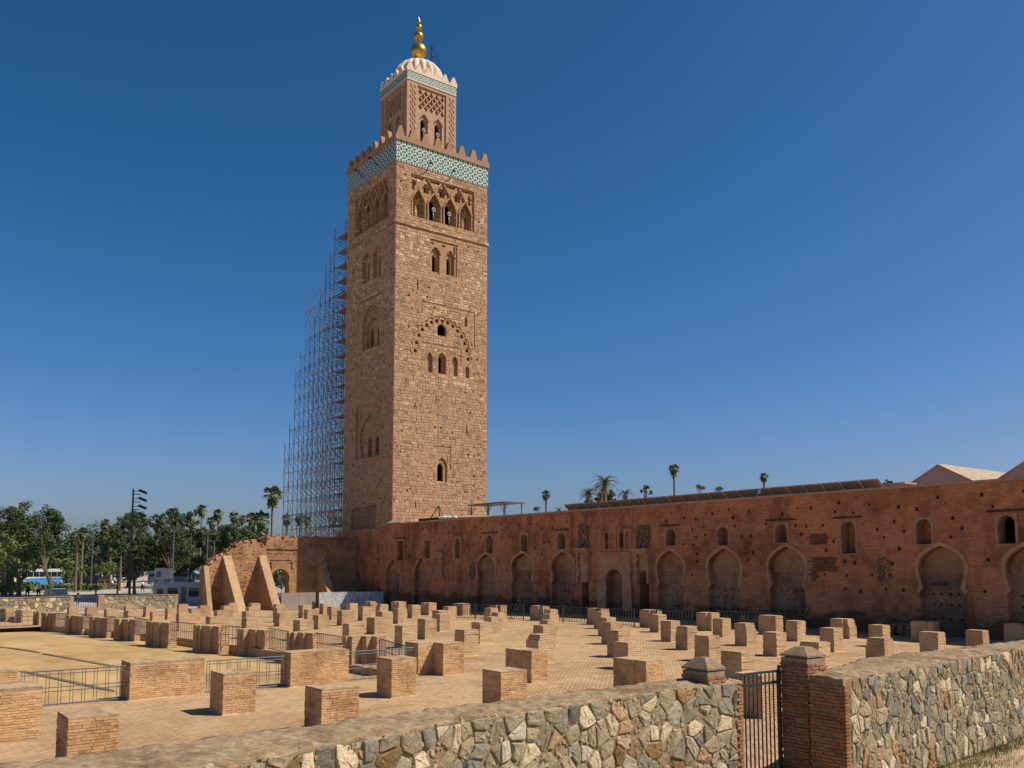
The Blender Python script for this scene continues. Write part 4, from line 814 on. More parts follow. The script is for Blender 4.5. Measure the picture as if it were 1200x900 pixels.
mb.poly([(WL,50,-1.5),(WL,56,-1.5),(WL,56,WT),(WL,50,WT)]); mb.poly([(WR,50,-1.5),(WR,56,-1.5),(WR,56,WT),(WR,50,WT)]); mb.poly([(WL,56,-1.5),(WR,56,-1.5),(WR,56,WT),(WL,56,WT)])
mb.poly([(WL,50.02,WT-.01),(WR,50.02,WT-.01),(WR,56,WT-.01),(WL,56,WT-.01)]); mb.build('wall_back', M['plaster_red'], mw)
mb = MB(); xx = WL-.1
while xx < WR:
    x2 = min(WR, xx+rw.uniform(5,9)); mb.box(xx, x2, 49.9, 50.75, WT-.02, WT+.13, jit=.012); xx = x2
mb.build('coping', M['coping'], mw)
# arch infills with their own putlog rows, and plaster surrounds
for k, (P, c, hw, gz, zt) in enumerate(arch_objs):
    kids = []
    z = 1.5
    for row, zz in enumerate((.95,1.75,2.35,)):
        for j in range(4):
            x = c-hw*.62+hw*1.24*j/3+rw.uniform(-.08,.08)
            if rw.random() < .82: kids.append((rect(x-.07,x+.07,zz-.07,zz+.07), .25, 1, [], 1))
    inner = P
    mb = MB(); sheet(mb, Vector((0,50.45,0)), X, Z, -Y, inner, kids, 0, 0)
    ao = mb.build('blind_arch', [M['wall_low'], M['wall_brick']], mw)
    # rough stone patch in the head of the arch
    mb = MB(); zl = 3.35 if k > 1 else 3.2
    head = [p for p in P if p[1] > zl]; head = [(c+(x-c)*.97, zl+(z-zl)*.97) for x, z in head]
    if len(head) > 3: mb.extrude_face(Vector((0,50.45,0)), X, Z, -Y, head, .05); mb.build('arch_head_infill', M['ruin'], ao)
    mb = MB(); Q = [(c+(x-c)*(1+.13/hw), z if z < 2.9 else z+.13*(z-2.9)/(zt-2.9)) for x, z in P if z > 1.9]
    i0 = max(range(len(Q)), key=lambda i: Q[i][0]*0+ (Q[i-1][1] < Q[i][1])*0)
    # ordered from right foot up and over to the left foot
    if k < 2: Q = [(x, z) for x, z in Q]
    band(mb, Vector((0,50,0)), X, Z, -Y, Q, .22, .05); mb.build('arch_surround', M['plaster_red'], ao)
for P, c, hw, z0, z1, kd in frames:
    if kd == 3: continue
    mb = MB(); o = rect(c-hw-.13, c+hw+.13, z0-.05, z1+.1)
    sheet(mb, Vector((0,49.965,0)), X, Z, -Y, o, [(P, .04, None, [], 0)], 0, 0)
    for i in range(4):
        a, b = o[i], o[(i+1)%4]; mb.poly([(a[0],49.965,a[1]),(b[0],49.965,b[1]),(b[0],50.01,b[1]),(a[0],50.01,a[1])])
    f = mb.build('window_surround', M['plaster'], mw)
    if kd in (0, 1) and rw.random() < .8:
        mb = MB(); w = rw.uniform(.9,1.25); mb.box(c-w+rw.uniform(-.1,.1), c+w, 49.9, 50.02, z1+.2, z1+.29, jit=.02); mb.build('timber_lintel', M['dark_wood'], mw)
# ornamental doorway group
mb = MB()
sheet(mb, Vector((0,49.94,0)), X, Z, -Y, rect(-54.5,-50.6,.4,4.95), [(horseshoe(-52.55,.97,.4001,2.1,2.7,3.68,.9,8,True), .06, None, [], 0)], 0, 0)
for a, b in (((-54.5,.4),(-54.5,4.95)),((-54.5,4.95),(-50.6,4.95)),((-50.6,4.95),(-50.6,.4))): mb.poly([(a[0],49.94,a[1]),(b[0],49.94,b[1]),(b[0],50.01,b[1]),(a[0],50.01,a[1])])
mb.build('portal_plaster', M['plaster_red'], mw)
mb = MB(); band(mb, Vector((0,49.94,0)), X, Z, -Y, [(-54.35,2.6),(-54.35,4.72),(-50.75,4.72),(-50.75,2.6)], .07, .05); band(mb, Vector((0,49.94,0)), X, Z, -Y, [(-54.5,4.98),(-50.6,4.98)], .12, .09); mb.build('portal_moulding', M['plaster_red'], mw)
for c, w in ((-54.4,.36),(-52.62,.32),(-50.92,.36)):
    mb = MB(); sheet(mb, Vector((0,49.93,0)), X, Z, -Y, rect(c-w-.08,c+w+.08,5.12,6.85), [(pointed(c,w*.8,5.25,6.2,6.65), .09, 1, [], 0)], 0, 0)
    for a, b in (((c-w-.08,5.12),(c-w-.08,6.85)),((c-w-.08,6.85),(c+w+.08,6.85)),((c+w+.08,6.85),(c+w+.08,5.12)),((c+w+.08,5.12),(c-w-.08,5.12))): mb.poly([(a[0],49.93,a[1]),(b[0],49.93,b[1]),(b[0],50.01,b[1]),(a[0],50.01,a[1])])
    mb.build('niche_panel', [M['plaster'], M['rubble']], mw)
def lump(mb, x0, x1, z0, z1, b0, b1, n, r, seed):
    rr = random.Random(seed)
    for i in range(n):
        x = rr.uniform(x0, x1); z = rr.uniform(z0, z1); b = rr.uniform(b0, b1); s = rr.uniform(r*.5, r)
        q = [(x+dx*s*rr.uniform(.6,1.2), b+dy*s*.8*rr.uniform(.6,1.2), z+dz*s*rr.uniform(.6,1.3)) for dx,dy,dz in ((-1,-1,-1),(1,-1,-1),(1,1,-1),(-1,1,-1),(-.7,-.7,1),(.7,-.7,1),(.7,.7,1),(-.7,.7,1))]
        mb.hexa(q)
for k, (x0, x1, ztop, zc) in enumerate(((-56.85,-55.35,7.25,5.3),(-50.0,-48.45,7.0,5.15))):
    mb = MB(); lump(mb, x0+.1, x1-.1, zc+.1, ztop, 49.82, 50.0, 120, .12, 30+k); mb.build('broken_stucco', M['rubble'], mw)
    mb = MB(); mb.box(x0-.05, x1+.05, 49.35, 50.02, zc-.14, zc+.1, jit=.02); mb.box(x0+.02, x1-.02, 49.5, 50.02, zc-.3, zc-.145, jit=.015); mb.build('bracket_slab', M['plaster_red'], mw)
    mb = MB(); c = (x0+x1)/2
    for s in (-1, 1):
        lump(mb, c+s*.55-.12, c+s*.55+.12, 3.1, zc-.4, 49.7, 49.95, 16, .14, 40+k+s)
        mb.box(c+s*.62-.09, c+s*.62+.09, 49.7, 50.02, 2.6, zc-.3, jit=.02)
    mb.box(c-.42, c+.42, 49.86, 50.02, 2.6 if k == 0 else 3.6, zc-.3, jit=.02); mb.build('corbel', M['plaster_red'], mw)
mb = MB(); mb.box(-78.5,-77.4,49.7,50.02,4.7,5.25,jit=.03); mb.box(-78.2,-77.7,49.8,50.02,2.75,4.7,jit=.04); lump(mb,-78.4,-77.4,2.8,4.8,49.8,49.95,18,.14,5); mb.build('small_corbel', M['plaster'], mw)
mb = MB(); lump(mb,-72.8,-71.9,2.7,4.4,49.9,50.0,34,.13,6); mb.build('broken_stucco', M['rubble'], mw)
mb = MB(); lump(mb,-29.85,-28.95,3.1,4.5,49.92,50.0,40,.12,7); mb.build('broken_stucco', M['rubble'], mw)
mb = MB(); mb.box(-26.55,-25.7,49.9,50.01,2.84,3.0,jit=.01); mb.build('timber_lintel', M['dark_wood'], mw)
# patches of darker newer bricks laid one by one
pb = MB(); pb.box(0,.30,0,.03,0,.08,jit=.004); po = pb.build('patch_brick', mat_plain('patch_brick', (.17,.075,.04), .95, .35, 9, .4, .02, rand=.4)); pm = po.data; bpy.data.objects.remove(po)
for x0, x1, z0, z1 in ((-34.6,-33.1,5.3,5.95),(-34.5,-32.5,3.6,4.45),(-34.6,-33.9,3.0,3.55)):
    z = z0; j = 0
    while z < z1:
        x = x0+(j%2)*.16+rw.uniform(-.1,.25)
        while x < x1-.2: inst('brick', pm, (x, 49.975, z), mw, scale=(1,1,.95)); x += .325
        z += .1; j += 1
# lower set-back stretch under the minaret's shaded face
lw = thing('lower_wall', (-95.7, 50.3, ground_z(-95)), 'lower set-back brick wall with two slot windows, directly below the shaded face of the minaret', 'wall')
k = [(rect(-92.1,-91.6,5.3,6.5), .4, 0, [], 0), (rect(-97.8,-97.2,4.9,6.4), .4, 0, [], 0), (rect(-92.15,-91.6,4.6,4.95), .2, 0, [], 0)]
used = [bbox(r) for r in k]; holes = []
for _ in range(26): try_hole(rw.uniform(-96.6,-90.8), rw.uniform(2.0,7.4), .09)
mb = MB(); sheet(mb, Vector((0,50.25,0)), X, Z, -Y, rect(-102.2,-90.14,-1.5,8.02), [(r[0],r[1],0,[],0) for r in k+holes], 0, 0); mb.poly([(-102.2,50.25,8.02),(-90.14,50.25,8.02),(-90.14,50.5,8.02),(-102.2,50.5,8.02)]); mb.build('wall_face', M['wall_brick'], lw)
mb = MB(); mb.box(-101.9,-90.16,50.15,50.5,8.0,8.12,jit=.01); mb.build('coping', M['coping'], lw)
for c, w, z0, z1 in ((-91.85,.25,5.3,6.5),(-97.5,.3,4.9,6.4)):
    mb = MB(); sheet(mb, Vector((0,50.21,0)), X, Z, -Y, rect(c-w-.15,c+w+.15,z0-.12,z1+.15), [(rect(c-w,c+w,z0,z1), .05, None, [], 0)], 0, 0); mb.build('window_surround', M['plaster'], lw)
mb = MB(); mb.hexa([(-89.95,50.05,8.62),(-86.5,50.05,8.62),(-86.5,50.7,9.05),(-89.2,50.7,9.05),(-89.95,50.05,8.72),(-86.5,50.05,8.72),(-86.5,50.7,9.2),(-89.2,50.7,9.2)])
tag(mb.build('roof_ledge', M['coping']), 'pale sloping roof ledge where the long wall meets the minaret corner', 'ledge')

# ------------------------------------------------------------------ ruined gateway wall (plane A = -97)
rz = thing('ruined_wall', (-97, 40, -.85), 'broken reddish ruin wall with a round gateway arch and leaning buttresses, left of the minaret', 'ruin')
RA = -97.0; frU = (Vector((RA,0,0)), Y, Z, X)
prof = [(50.2,7.1),(48.3,7.2),(46.0,7.2),(44.9,7.25),(43.6,7.05),(42.8,7.2),(41.7,7.12),(40.6,7.2),(39.4,7.0),(38.95,7.05),(38.86,5.95),(38.2,6.55),(37.4,6.7),(36.3,6.45),(35.6,6.15),(34.9,5.6),(34.2,5.15),(33.5,4.9),(32.9,4.5),(32.5,4.0),(32.1,3.6)]
rr = random.Random(3); jag = []
for i in range(len(prof)-1):
    a, b = prof[i], prof[i+1]
    for t in (0, .33, .66): jag.append((a[0]+(b[0]-a[0])*t, a[1]+(b[1]-a[1])*t+(rr.uniform(-.12,.1) if i > 2 else 0)))
outer = [(32.1,-1.3),(50.2,-1.3)]+jag+[(32.0,3.4)]
gate = horseshoe(40.66, 1.1, -1.25, 1.9, 2.45, 3.55, .9, 10, True)
uh = [bbox((gate,)), (39.2,42.2,4.2,4.7)]; hh = []
for _ in range(60):
    y, z = rr.uniform(33.2,47.5), rr.uniform(1,6.4); s = rr.uniform(.05,.09)
    if z > 6.1 and y < 39 or z > 3.6 and y < 35: continue
    if any(a-.3 < y < b+.3 and c-.25 < z < d+.25 for a,b,c,d in uh): continue
    uh.append((y-s,y+s,z-s,z+s)); hh.append((rect(y-s,y+s,z-s,z+s),.25,0,[],0))
fine_r = [(gate, 1.3, None, [], 0), (rect(39.35,41.95,4.45,4.56),.08,0,[],0), (rect(39.35,39.6,3.5,4.3),.12,0,[],0), (rect(41.8,42.05,3.4,4.35),.12,0,[],0), (rect(39.2,42.1,5.2,5.26),.06,0,[],0)]
mb = MB(); sheet(mb, *frU, outer, fine_r+hh, 0, 0)
n0 = len(outer); bb = len(mb.v)
mb.v += [(RA, y, z) for y, z in outer]+[(RA-1.3, y, z) for y, z in outer]
for i in range(n0): q = (i+1)%n0; mb.f.append((bb+i,bb+q,bb+n0+q,bb+n0+i)); mb.m.append(0)
sheet(mb, Vector((RA-1.3,0,0)), Y, Z, -X, outer, [(gate,.001,None,[],0)], 0, 0)
mb.build('wall', M['ruin'], rz)
mb = MB(); lump2 = random.Random(9)
for i in range(150):
    t = lump2.random()*len(jag); k = int(t) % (len(jag)-1); y = jag[k][0]+(jag[k+1][0]-jag[k][0])*(t%1); z = jag[k][1]; s = lump2.uniform(.07,.2)
    if y > 46.5: continue
    x = RA-lump2.uniform(.0,1.2); mb.box(x-s, x+s, y-s, y+s, z-s*.8, z+s*.6, jit=s*.3, rot=lump2.random())
mb.build('broken_top', M['ruin'], rz, kind='stuff')
mb = MB()
for z in (6.15, 6.75): mb.box(RA-.02, RA+.16, 44.9, 50.1, z, z+.14, jit=.01)
mb.box(RA-1.35, RA+.2, 45.0, 50.15, 7.15, 7.3, jit=.02); mb.box(RA-.02, RA+.14, 39.0, 44.8, 5.75, 5.88, jit=.03); mb.build('cornice', M['ruin'], rz)
lb = random.Random(14); mb = MB()
for _ in range(900):
    y, z = lb.uniform(32.4,49.5), lb.uniform(-.5,7.0)
    if any(a-.15 < y < b+.15 and c-.1 < z < d+.1 for a,b,c,d in [bbox((gate,)),(39.2,42.2,3.3,4.8)]) or not in_poly(y, z+.15, outer) or not in_poly(y+.3, z+.15, outer): continue
    z = round(z/.085)*.085; w = lb.uniform(.12,.3); p = lb.uniform(.01,.05); mb.box(RA-.02, RA+p, y, y+w, z+.01, z+.075*lb.choice((1,1,2)), 0, jit=.006)
mb.build('loose_bricks', M['ruin'], rz, kind='stuff')
for y0, y1, zt, foot in ((34.03,34.97,5.0,-91.6),(38.05,38.95,5.04,-91.9),(45.05,45.86,5.2,-92.6),(32.0,32.5,3.9,-95.0)):
    mb = MB(); nl = 46
    for q in range(nl):
        z0_, z1_ = -1.3+(zt+1.3)*q/nl, -1.3+(zt+1.3)*(q+1)/nl; f0 = foot+(RA+.08-foot)*q/nl; f1 = foot+(RA+.08-foot)*(q+1)/nl; jj = lambda: lb.uniform(-.014,.014)
        a_, b_, c_, d_ = jj(), jj(), jj(), jj()
        mb.hexa([(RA-.1,y0+a_,z0_),(f0+c_,y0+a_,z0_),(f0+d_,y1+b_,z0_),(RA-.1,y1+b_,z0_),(RA-.1,y0+a_,z1_),(f1+c_,y0+a_,z1_),(f1+d_,y1+b_,z1_),(RA-.1,y1+b_,z1_)])
    mb.build('buttress', M['ruin_fin'], rz)
# ------------------------------------------------------------------ brick pillar stumps
def ordn(n): return ['nearest','second','third','fourth','fifth','sixth','seventh','eighth','ninth','tenth','eleventh','twelfth'][n] if n < 12 else f'{n+1}th'
bmesh_ = []
for k in range(5):
    b = MB(); q = [(sx*(.5+random.uniform(-.012,.012)), sy*(.5), sz*(.5+random.uniform(-.05,.05))) for sx,sy,sz in ((-1,-1,-1),(1,-1,-1),(1,1,-1),(-1,1,-1),(-1,-1,1),(1,-1,1),(1,1,1),(-1,1,1))]
    b.hexa(q); o = b.build('brick', M['brick_piece']); bmesh_.append(o.data); bpy.data.objects.remove(o)
bmesh_r = [m.copy() for m in bmesh_]
for m in bmesh_r: m.materials[0] = M['brick_red']
br = random.Random(21)
def brick_face(parent, P, d, L, z0, z1, meshes, bl=.25, bh=.05, gap=.010, proud=.006, rough=.005, nrm=None, drop=.02, top_gap=.05):
    d = Vector(d).normalized(); n = Vector(nrm) if nrm else Vector((d.y, -d.x)); ang = math.atan2(d.y, d.x)
    z = z0+.012; j = 0
    while z+bh < z1-top_gap:
        s = -(j % 2)*(bl+gap)*.5+br.uniform(-.03,.03)
        while s < L-.03:
            a = max(0.0, s); e = min(L, s+bl)
            e = min(L, e+br.uniform(-.05,.03)) if e < L else e
            if e-a > .05 and br.random() > drop:
                c = Vector(P)+d*((a+e)/2)+n*(proud-.03+br.uniform(-rough,rough))
                inst('brick', br.choice(meshes), (c.x, c.y, z+bh/2+br.uniform(-.003,.003)), parent, (e-a, .06, bh*br.uniform(.88,1.06)), (br.uniform(-.02,.02), br.uniform(-.012,.012), ang+br.uniform(-.015,.015)))
            s = e+gap if e > a else s+bl+gap
        z += bh+gap; j += 1
rows = {}
for n, pts, h, z0 in DATA['pill']:
    r = max(0, round((-pts[1][0]-20.1)/4.35)); rows.setdefault(r, []).append((n, pts, h, z0))
ROWN = ['first','second','third','fourth','fifth','sixth','seventh','eighth','ninth','tenth','eleventh','twelfth','thirteenth','fourteenth','fifteenth','sixteenth','seventeenth','eighteenth']
NEAR = {'F3','F4','F5','F6','F7','W1','W2','R1','W3','W4'}
for r, L in rows.items():
    L.sort(key=lambda q: -q[1][1][1])
    for i, (n, pts, h, z0) in enumerate(L):
        big = n in ('W1','W2','W3'); notch = len(pts) > 5
        zb = z0-.05; cx = sum(p[0] for p in pts)/len(pts); cy = sum(p[1] for p in pts)/len(pts)
        desc = ('long low brick block' if n in ('W1','W2') else 'long notched brick block' if n == 'W3' else 'notched brick stump' if notch else 'square brick stump')
        lab = f'{desc}, {ordn(i)} from the mosque wall, {ROWN[min(r,17)]} row from the stone wall'.replace('nearest from', 'nearest to')
        grp = 'brick pillar stumps standing in rows on the plaza'
        mats = [M['pillar'], M['pillar_top']]
        if n in NEAR:
            t = thing('brick_pillar', (cx, cy, zb), lab, 'pillar', grp)
            core = MB(); cp = [(cx+(x-cx)*.996, cy+(y-cy)*.996) for x, y in pts]; core.prism(cp, zb, z0+h-.03)
            core.build('mortar_core', M['mortar_core'], t)
            # worn mortar top with a gentle crown
            tp = MB(); V2, F = fill([(p[0]-cx, p[1]-cy) for p in pts], [])
            m_ = len(pts); ring = [(cx+(x-cx)*1.004, cy+(y-cy)*1.004, z0+h-.05+br.uniform(-.015,.01)) for x, y in pts]; r2_ = [(cx+(x-cx)*1.0, cy+(y-cy)*1.0, z0+h-.01) for x, y in pts]
            tp.v = ring+r2_; 
            for q in range(m_): k2_ = (q+1) % m_; tp.f.append((q,k2_,m_+k2_,m_+q)); tp.m.append(0)
            for f in F: tp.f.append(tuple(m_+g for g in (f if (V2[f[1]]-V2[f[0]]).cross(V2[f[2]]-V2[f[0]]) > 0 else f[::-1]))); tp.m.append(0)
            tp.build('mortar_top', M['pillar_top'], t)
            for q in range(len(pts)-2):
                a, b = Vector(pts[q]), Vector(pts[q+1])
                brick_face(t, a, b-a, (b-a).length, z0, z0+h, bmesh_, proud=.007)
        else:
            mb = MB(); z = zb; k = 0; worn = br.random() < .22; cv = br.choice(pts); cs = br.uniform(.88,.96); nb = br.choice((1,1,2)); full = pts
            while z < z0+h-.09:
                zz = min(z+.125, z0+h-.08)
                pp = pts
                if worn and zz > z0+h-.09-.125*nb: pp = [(cv[0]+(x-cv[0])*cs, cv[1]+(y-cv[1])*(cs+.04)) for x, y in full]; cs -= .03
                mb.prism(pp, z, zz, 0, .012); z = zz-.0005
            if worn: pts = pp; cx = sum(p[0] for p in pts)/len(pts); cy = sum(p[1] for p in pts)/len(pts)
            tz = z0+h+br.uniform(-.05,.03); mb.prism([(cx+(x-cx)*.985, cy+(y-cy)*.985) for x, y in pts], z-.01, tz-.03, 0, .012); mb.prism([(cx+(x-cx)*.93, cy+(y-cy)*.93) for x, y in pts], tz-.0305, tz, 1, .03)
            tag(mb.build('brick_pillar', mats), lab, 'pillar', grp)
# low walls at the left edge of the picture
for (x0, x1, y0, y1, h, lab) in ((-24.75,-23.6,1.5,4.14,1.19,'long low brick wall block cut by the left edge, nearer of the two'),(-29.4,-28.4,-1.5,4.34,1.12,'long low brick wall block at the left edge, farther, beside the blue railing')):
    t = thing('brick_pillar', ((x0+x1)/2,(y0+y1)/2,0), lab, 'pillar', 'brick pillar stumps standing in rows on the plaza')
    mb = MB(); mb.box(x0+.01,x1-.002,y0+.01,y1-.002,-.05,h-.03); mb.build('mortar_core', M['mortar_core'], t)
    mb = MB(); mb.box(x0,x1+.004,y0,y1,h-.07,h,jit=.01); mb.build('mortar_top', M['pillar_top'], t)
    brick_face(t, (x1,y0), (0,1), y1-y0, 0, h, bmesh_, nrm=(1,0), proud=.007)
# stepped piers between courtyard and plaza
for i, (pts, h, z0) in enumerate(DATA['Q']):
    mb = MB(); z = z0-.1
    while z < z0+h-.06:
        zz = min(z+.125, z0+h-.05); mb.prism(pts, z, zz, 0, .006); z = zz-.0005
    mb.prism(pts, z0+h-.055, z0+h, 1, .01)
    tag(mb.build('stepped_pier', [M['ruin_fin'], M['pillar_top']]), f'stepped brick pier on the courtyard edge, {ordn(i)} counted from the stone wall', 'pier', 'stepped piers along the sunken courtyard')

# ------------------------------------------------------------------ railings
barm = {}
def bar_mesh(r, h, mat):
    k = (r, round(h,2), mat.name)
    if k not in barm:
        b = MB(); b.bar((0,0,0),(0,0,h), r, 0, 4); o = b.build('bar', mat); barm[k] = o.data; bpy.data.objects.remove(o)
    return barm[k]
def railing(p, q, zb0, zb1, h, sp, mat, lab, group, pair=0, r=.011, rails=(0,1), rr_=.018, posts=0, cat='railing', bot=.06):
    p = Vector(p); q = Vector(q); L = (q-p).length; d = (q-p)/L
    t = thing('railing', ((p.x+q.x)/2,(p.y+q.y)/2,min(zb0,zb1)), lab, cat, group)
    for f in rails:
        mb = MB(); mb.bar((p.x,p.y,zb0+bot+(h-bot)*f),(q.x,q.y,zb1+bot+(h-bot)*f), rr_ if f in (0,1) else rr_*.7, 0, 4); mb.build('rail', mat, t)
    n = max(2, int(L/sp))
    for i in range(n+1):
        for k in ((0, pair) if pair else (0,)):
            s = min(L, L*i/n+k); c = p+d*s; z = zb0+(zb1-zb0)*s/L
            inst('bar', bar_mesh(r, h-bot, mat), (c.x,c.y,z+bot), t)
    if posts:
        m = max(1, round(L/posts))
        for i in range(m+1):
            c = p+d*(L*i/m); z = zb0+(zb1-zb0)*i/m; inst('post', bar_mesh(r*2.2, h+.12, mat), (c.x,c.y,z-.02), t)
    return t
G1 = 'blue-grey railings around the sunken courtyard'
for p, q, lab in (((-28.6,4.45),(-28.6,7.3),'blue-grey railing between the low wall at the left edge and the first long wall block'),((-28.5,9.6),(-28.5,12.2),'blue-grey railing between the two long low wall blocks'),((-28.5,14.4),(-28.6,17.15),'blue-grey railing between the second long wall block and the notched block')):
    railing(p, q, 0, 0, 1.0, .30, M['iron_grey'], lab, G1, .085, .010, (0,.38,.5,.9,1))
Q = DATA['Q']
for i in range(len(Q)-1):
    a = Q[i][0]; b = Q[i+1][0]           # b is farther along -A
    p0 = Vector((a[0][0], a[0][1]+.12)); p1 = Vector((b[-2][0], b[-2][1]-.35))
    z0, z1 = ground_z(p0.x)+.08, ground_z(p1.x)+.08
    railing(p1, p0, z1, z0, .98, .20, M['iron'], f'dark railing between stepped courtyard piers, {ordn(i)} gap from the stone wall', 'dark railings between the stepped piers', 0, .012, (0,.55,1))
a = Q[0][0]
railing((a[-2][0]+.05,a[-2][1]-.3),(-29.5,17.3),.05,.02,.98,.17,M['iron'],'dark railing running from the nearest stepped pier to the notched wall block','dark railings between the stepped piers',0,.012,(0,.5,1))
railing((-75.7,5.2),(-75.7,12.4),-.55,-.55,1.0,.35,M['iron_grey'],'thin railing along the far end of the sunken courtyard',G1,0,.016,(0,.4,.7,1))
G2 = 'black picket fences along the foot of the mosque wall'
for p, q, lab in (((-58.6,38.6),(-51.6,40.1),'black picket fence left of the notched pillars, beside the leaning ladder'),((-50.3,40.6),(-46.0,41.2),'black picket fence in front of the walled arches left of the ornate portal'),((-45.1,41.3),(-41.9,41.6),'black picket fence in front of the ornate portal'),((-40.2,41.9),(-37.8,42.5),'black picket fence right of the ornate portal'),((-37.5,44.5),(-33.6,45.6),'black picket fence in the shade beside the rubble heap')):
    railing(p, q, ground_z(p[0]), ground_z(q[0]), 1.12, .22, M['iron'], lab, G2, 0, .017, (0,.45,1), .02, 2.2, 'fence', .12)
mb = MB(); 
for o_ in (0,.4): mb.bar((-53.0+o_,39.9,0),(-52.4+o_,40.4,1.9),.03)
for k in range(6): mb.bar((-53+.6*k/6,39.9+.5*k/6,1.9*k/6+.15),(-52.6+.6*k/6,39.9+.5*k/6,1.9*k/6+.15),.02)
tag(mb.build('ladder', M['iron_grey']), 'small metal ladder leaning at the black picket fence', 'ladder')

# ------------------------------------------------------------------ foreground stone walls
def vor(S, H, dx, dz, rnd, jit=.48):
    pts = []; nz = max(1, round(H/dz)); nx = max(1, round(S/dx))
    for j in range(nz):
        for i in range(nx):
            pts.append(((i+.5+(.5 if j%2 else 0)+rnd.uniform(-jit,jit))*S/nx, (j+.5+rnd.uniform(-jit,jit))*H/nz))
    # thin out and add a few, so that big and small stones mix
    pts = [p for p in pts if rnd.random() > .16]+[(rnd.uniform(0,S), rnd.uniform(0,H)) for _ in range(int(len(pts)*.12))]
    out = []
    for i, (x, z) in enumerate(pts):
        P = [(max(0,x-dx*.95), max(0,z-dz*.95)), (min(S,x+dx*.95), max(0,z-dz*.95)), (min(S,x+dx*.95), min(H,z+dz*.95)), (max(0,x-dx*.95), min(H,z+dz*.95))]
        for k, (u, w) in enumerate(pts):
            if k == i or abs(u-x) > 2.8*dx or abs(w-z) > 2.8*dz: continue
            nx_, nz_ = u-x, w-z; c = (u*u+w*w-x*x-z*z)/2; Q2 = []
            for a in range(len(P)):
                p, q = P[a], P[(a+1)%len(P)]; dp = p[0]*nx_+p[1]*nz_-c; dq = q[0]*nx_+q[1]*nz_-c
                if dp <= 0: Q2.append(p)
                if dp*dq < 0: t = dp/(dp-dq); Q2.append((p[0]+(q[0]-p[0])*t, p[1]+(q[1]-p[1])*t))
            P = Q2
            if len(P) < 3: break
        if len(P) >= 3: out.append(P)
    return out
def polyline_at(PL, s):
    for i in range(len(PL)-1):
        a, b = Vector(PL[i]), Vector(PL[i+1]); L = (b-a).length
        if s <= L or i == len(PL)-2: d = (b-a)/L; return a+d*s, d
        s -= L
def stone_wall(root, PL, s0, s1, z0, z1, dx, dz, seed, gap=.022):
    rnd = random.Random(seed); n = 0
    for P in vor(s1-s0, z1-z0, dx, dz, rnd):
        cx = sum(p[0] for p in P)/len(P); cz = sum(p[1] for p in P)/len(P)
        rad = math.sqrt(abs(sum(P[i][0]*P[(i+1)%len(P)][1]-P[(i+1)%len(P)][0]*P[i][1] for i in range(len(P))))/2)
        if rad < .045 or rnd.random() < .035: continue
        g = max(.6, 1-gap*rnd.uniform(.3,1.3)/rad*2)
        P = [(cx+(x-cx)*g, cz+(z-cz)*g) for x, z in P]
        # cut the corners a little, unevenly
        C = []
        for i in range(len(P)):
            a, b, c = P[i-1], P[i], P[(i+1)%len(P)]; t = rnd.uniform(.02,.16); u = rnd.uniform(.02,.16)
            C += [(b[0]+(a[0]-b[0])*t, b[1]+(a[1]-b[1])*t), (b[0]+(c[0]-b[0])*u, b[1]+(c[1]-b[1])*u)]
        o, d = polyline_at(PL, s0+cx); nrm = Vector((d.y, -d.x)); pr = rnd.uniform(.01,.035); tx, tz = rnd.uniform(-.12,.12), rnd.uniform(-.12,.12)
        mb = MB(); m = len(C); cz0 = z0+cz
        def W3(x, z, dep): q = o+d*(x-cx)+nrm*dep; return (q.x, q.y, z0+z)
        mb.v = [W3(x,z,-.04) for x,z in C]+[W3(cx+(x-cx)*.97,cz+(z-cz)*.97,pr*.6+tx*(x-cx)+tz*(z-cz)) for x,z in C]+[W3(cx+(x-cx)*.86+rnd.uniform(-.008,.008),cz+(z-cz)*.86+rnd.uniform(-.008,.008),pr+tx*(x-cx)+tz*(z-cz)+rnd.uniform(-.007,.007)) for x,z in C]+[W3(cx+(x-cx)*.45+rnd.uniform(-.012,.012),cz+(z-cz)*.45+rnd.uniform(-.012,.012),pr+tx*(x-cx)*.5+tz*(z-cz)*.5+rnd.uniform(-.006,.014)) for x,z in C]+[W3(cx,cz,pr+rnd.uniform(-.005,.012))]
        for i in range(m):
            k = (i+1)%m
            for f in ((i,k,m+k,m+i),(m+i,m+k,2*m+k,2*m+i),(2*m+i,2*m+k,3*m+k,3*m+i),(3*m+i,3*m+k,4*m)): mb.f.append(f); mb.m.append(0)
        a2 = sum(C[i][0]*C[(i+1)%m][1]-C[(i+1)%m][0]*C[i][1] for i in range(m))
        if a2 < 0: mb.f = [f[::-1] for f in mb.f]
        mb.build('stone', rnd.choices(STONES, STW)[0], root); n += 1
    return n
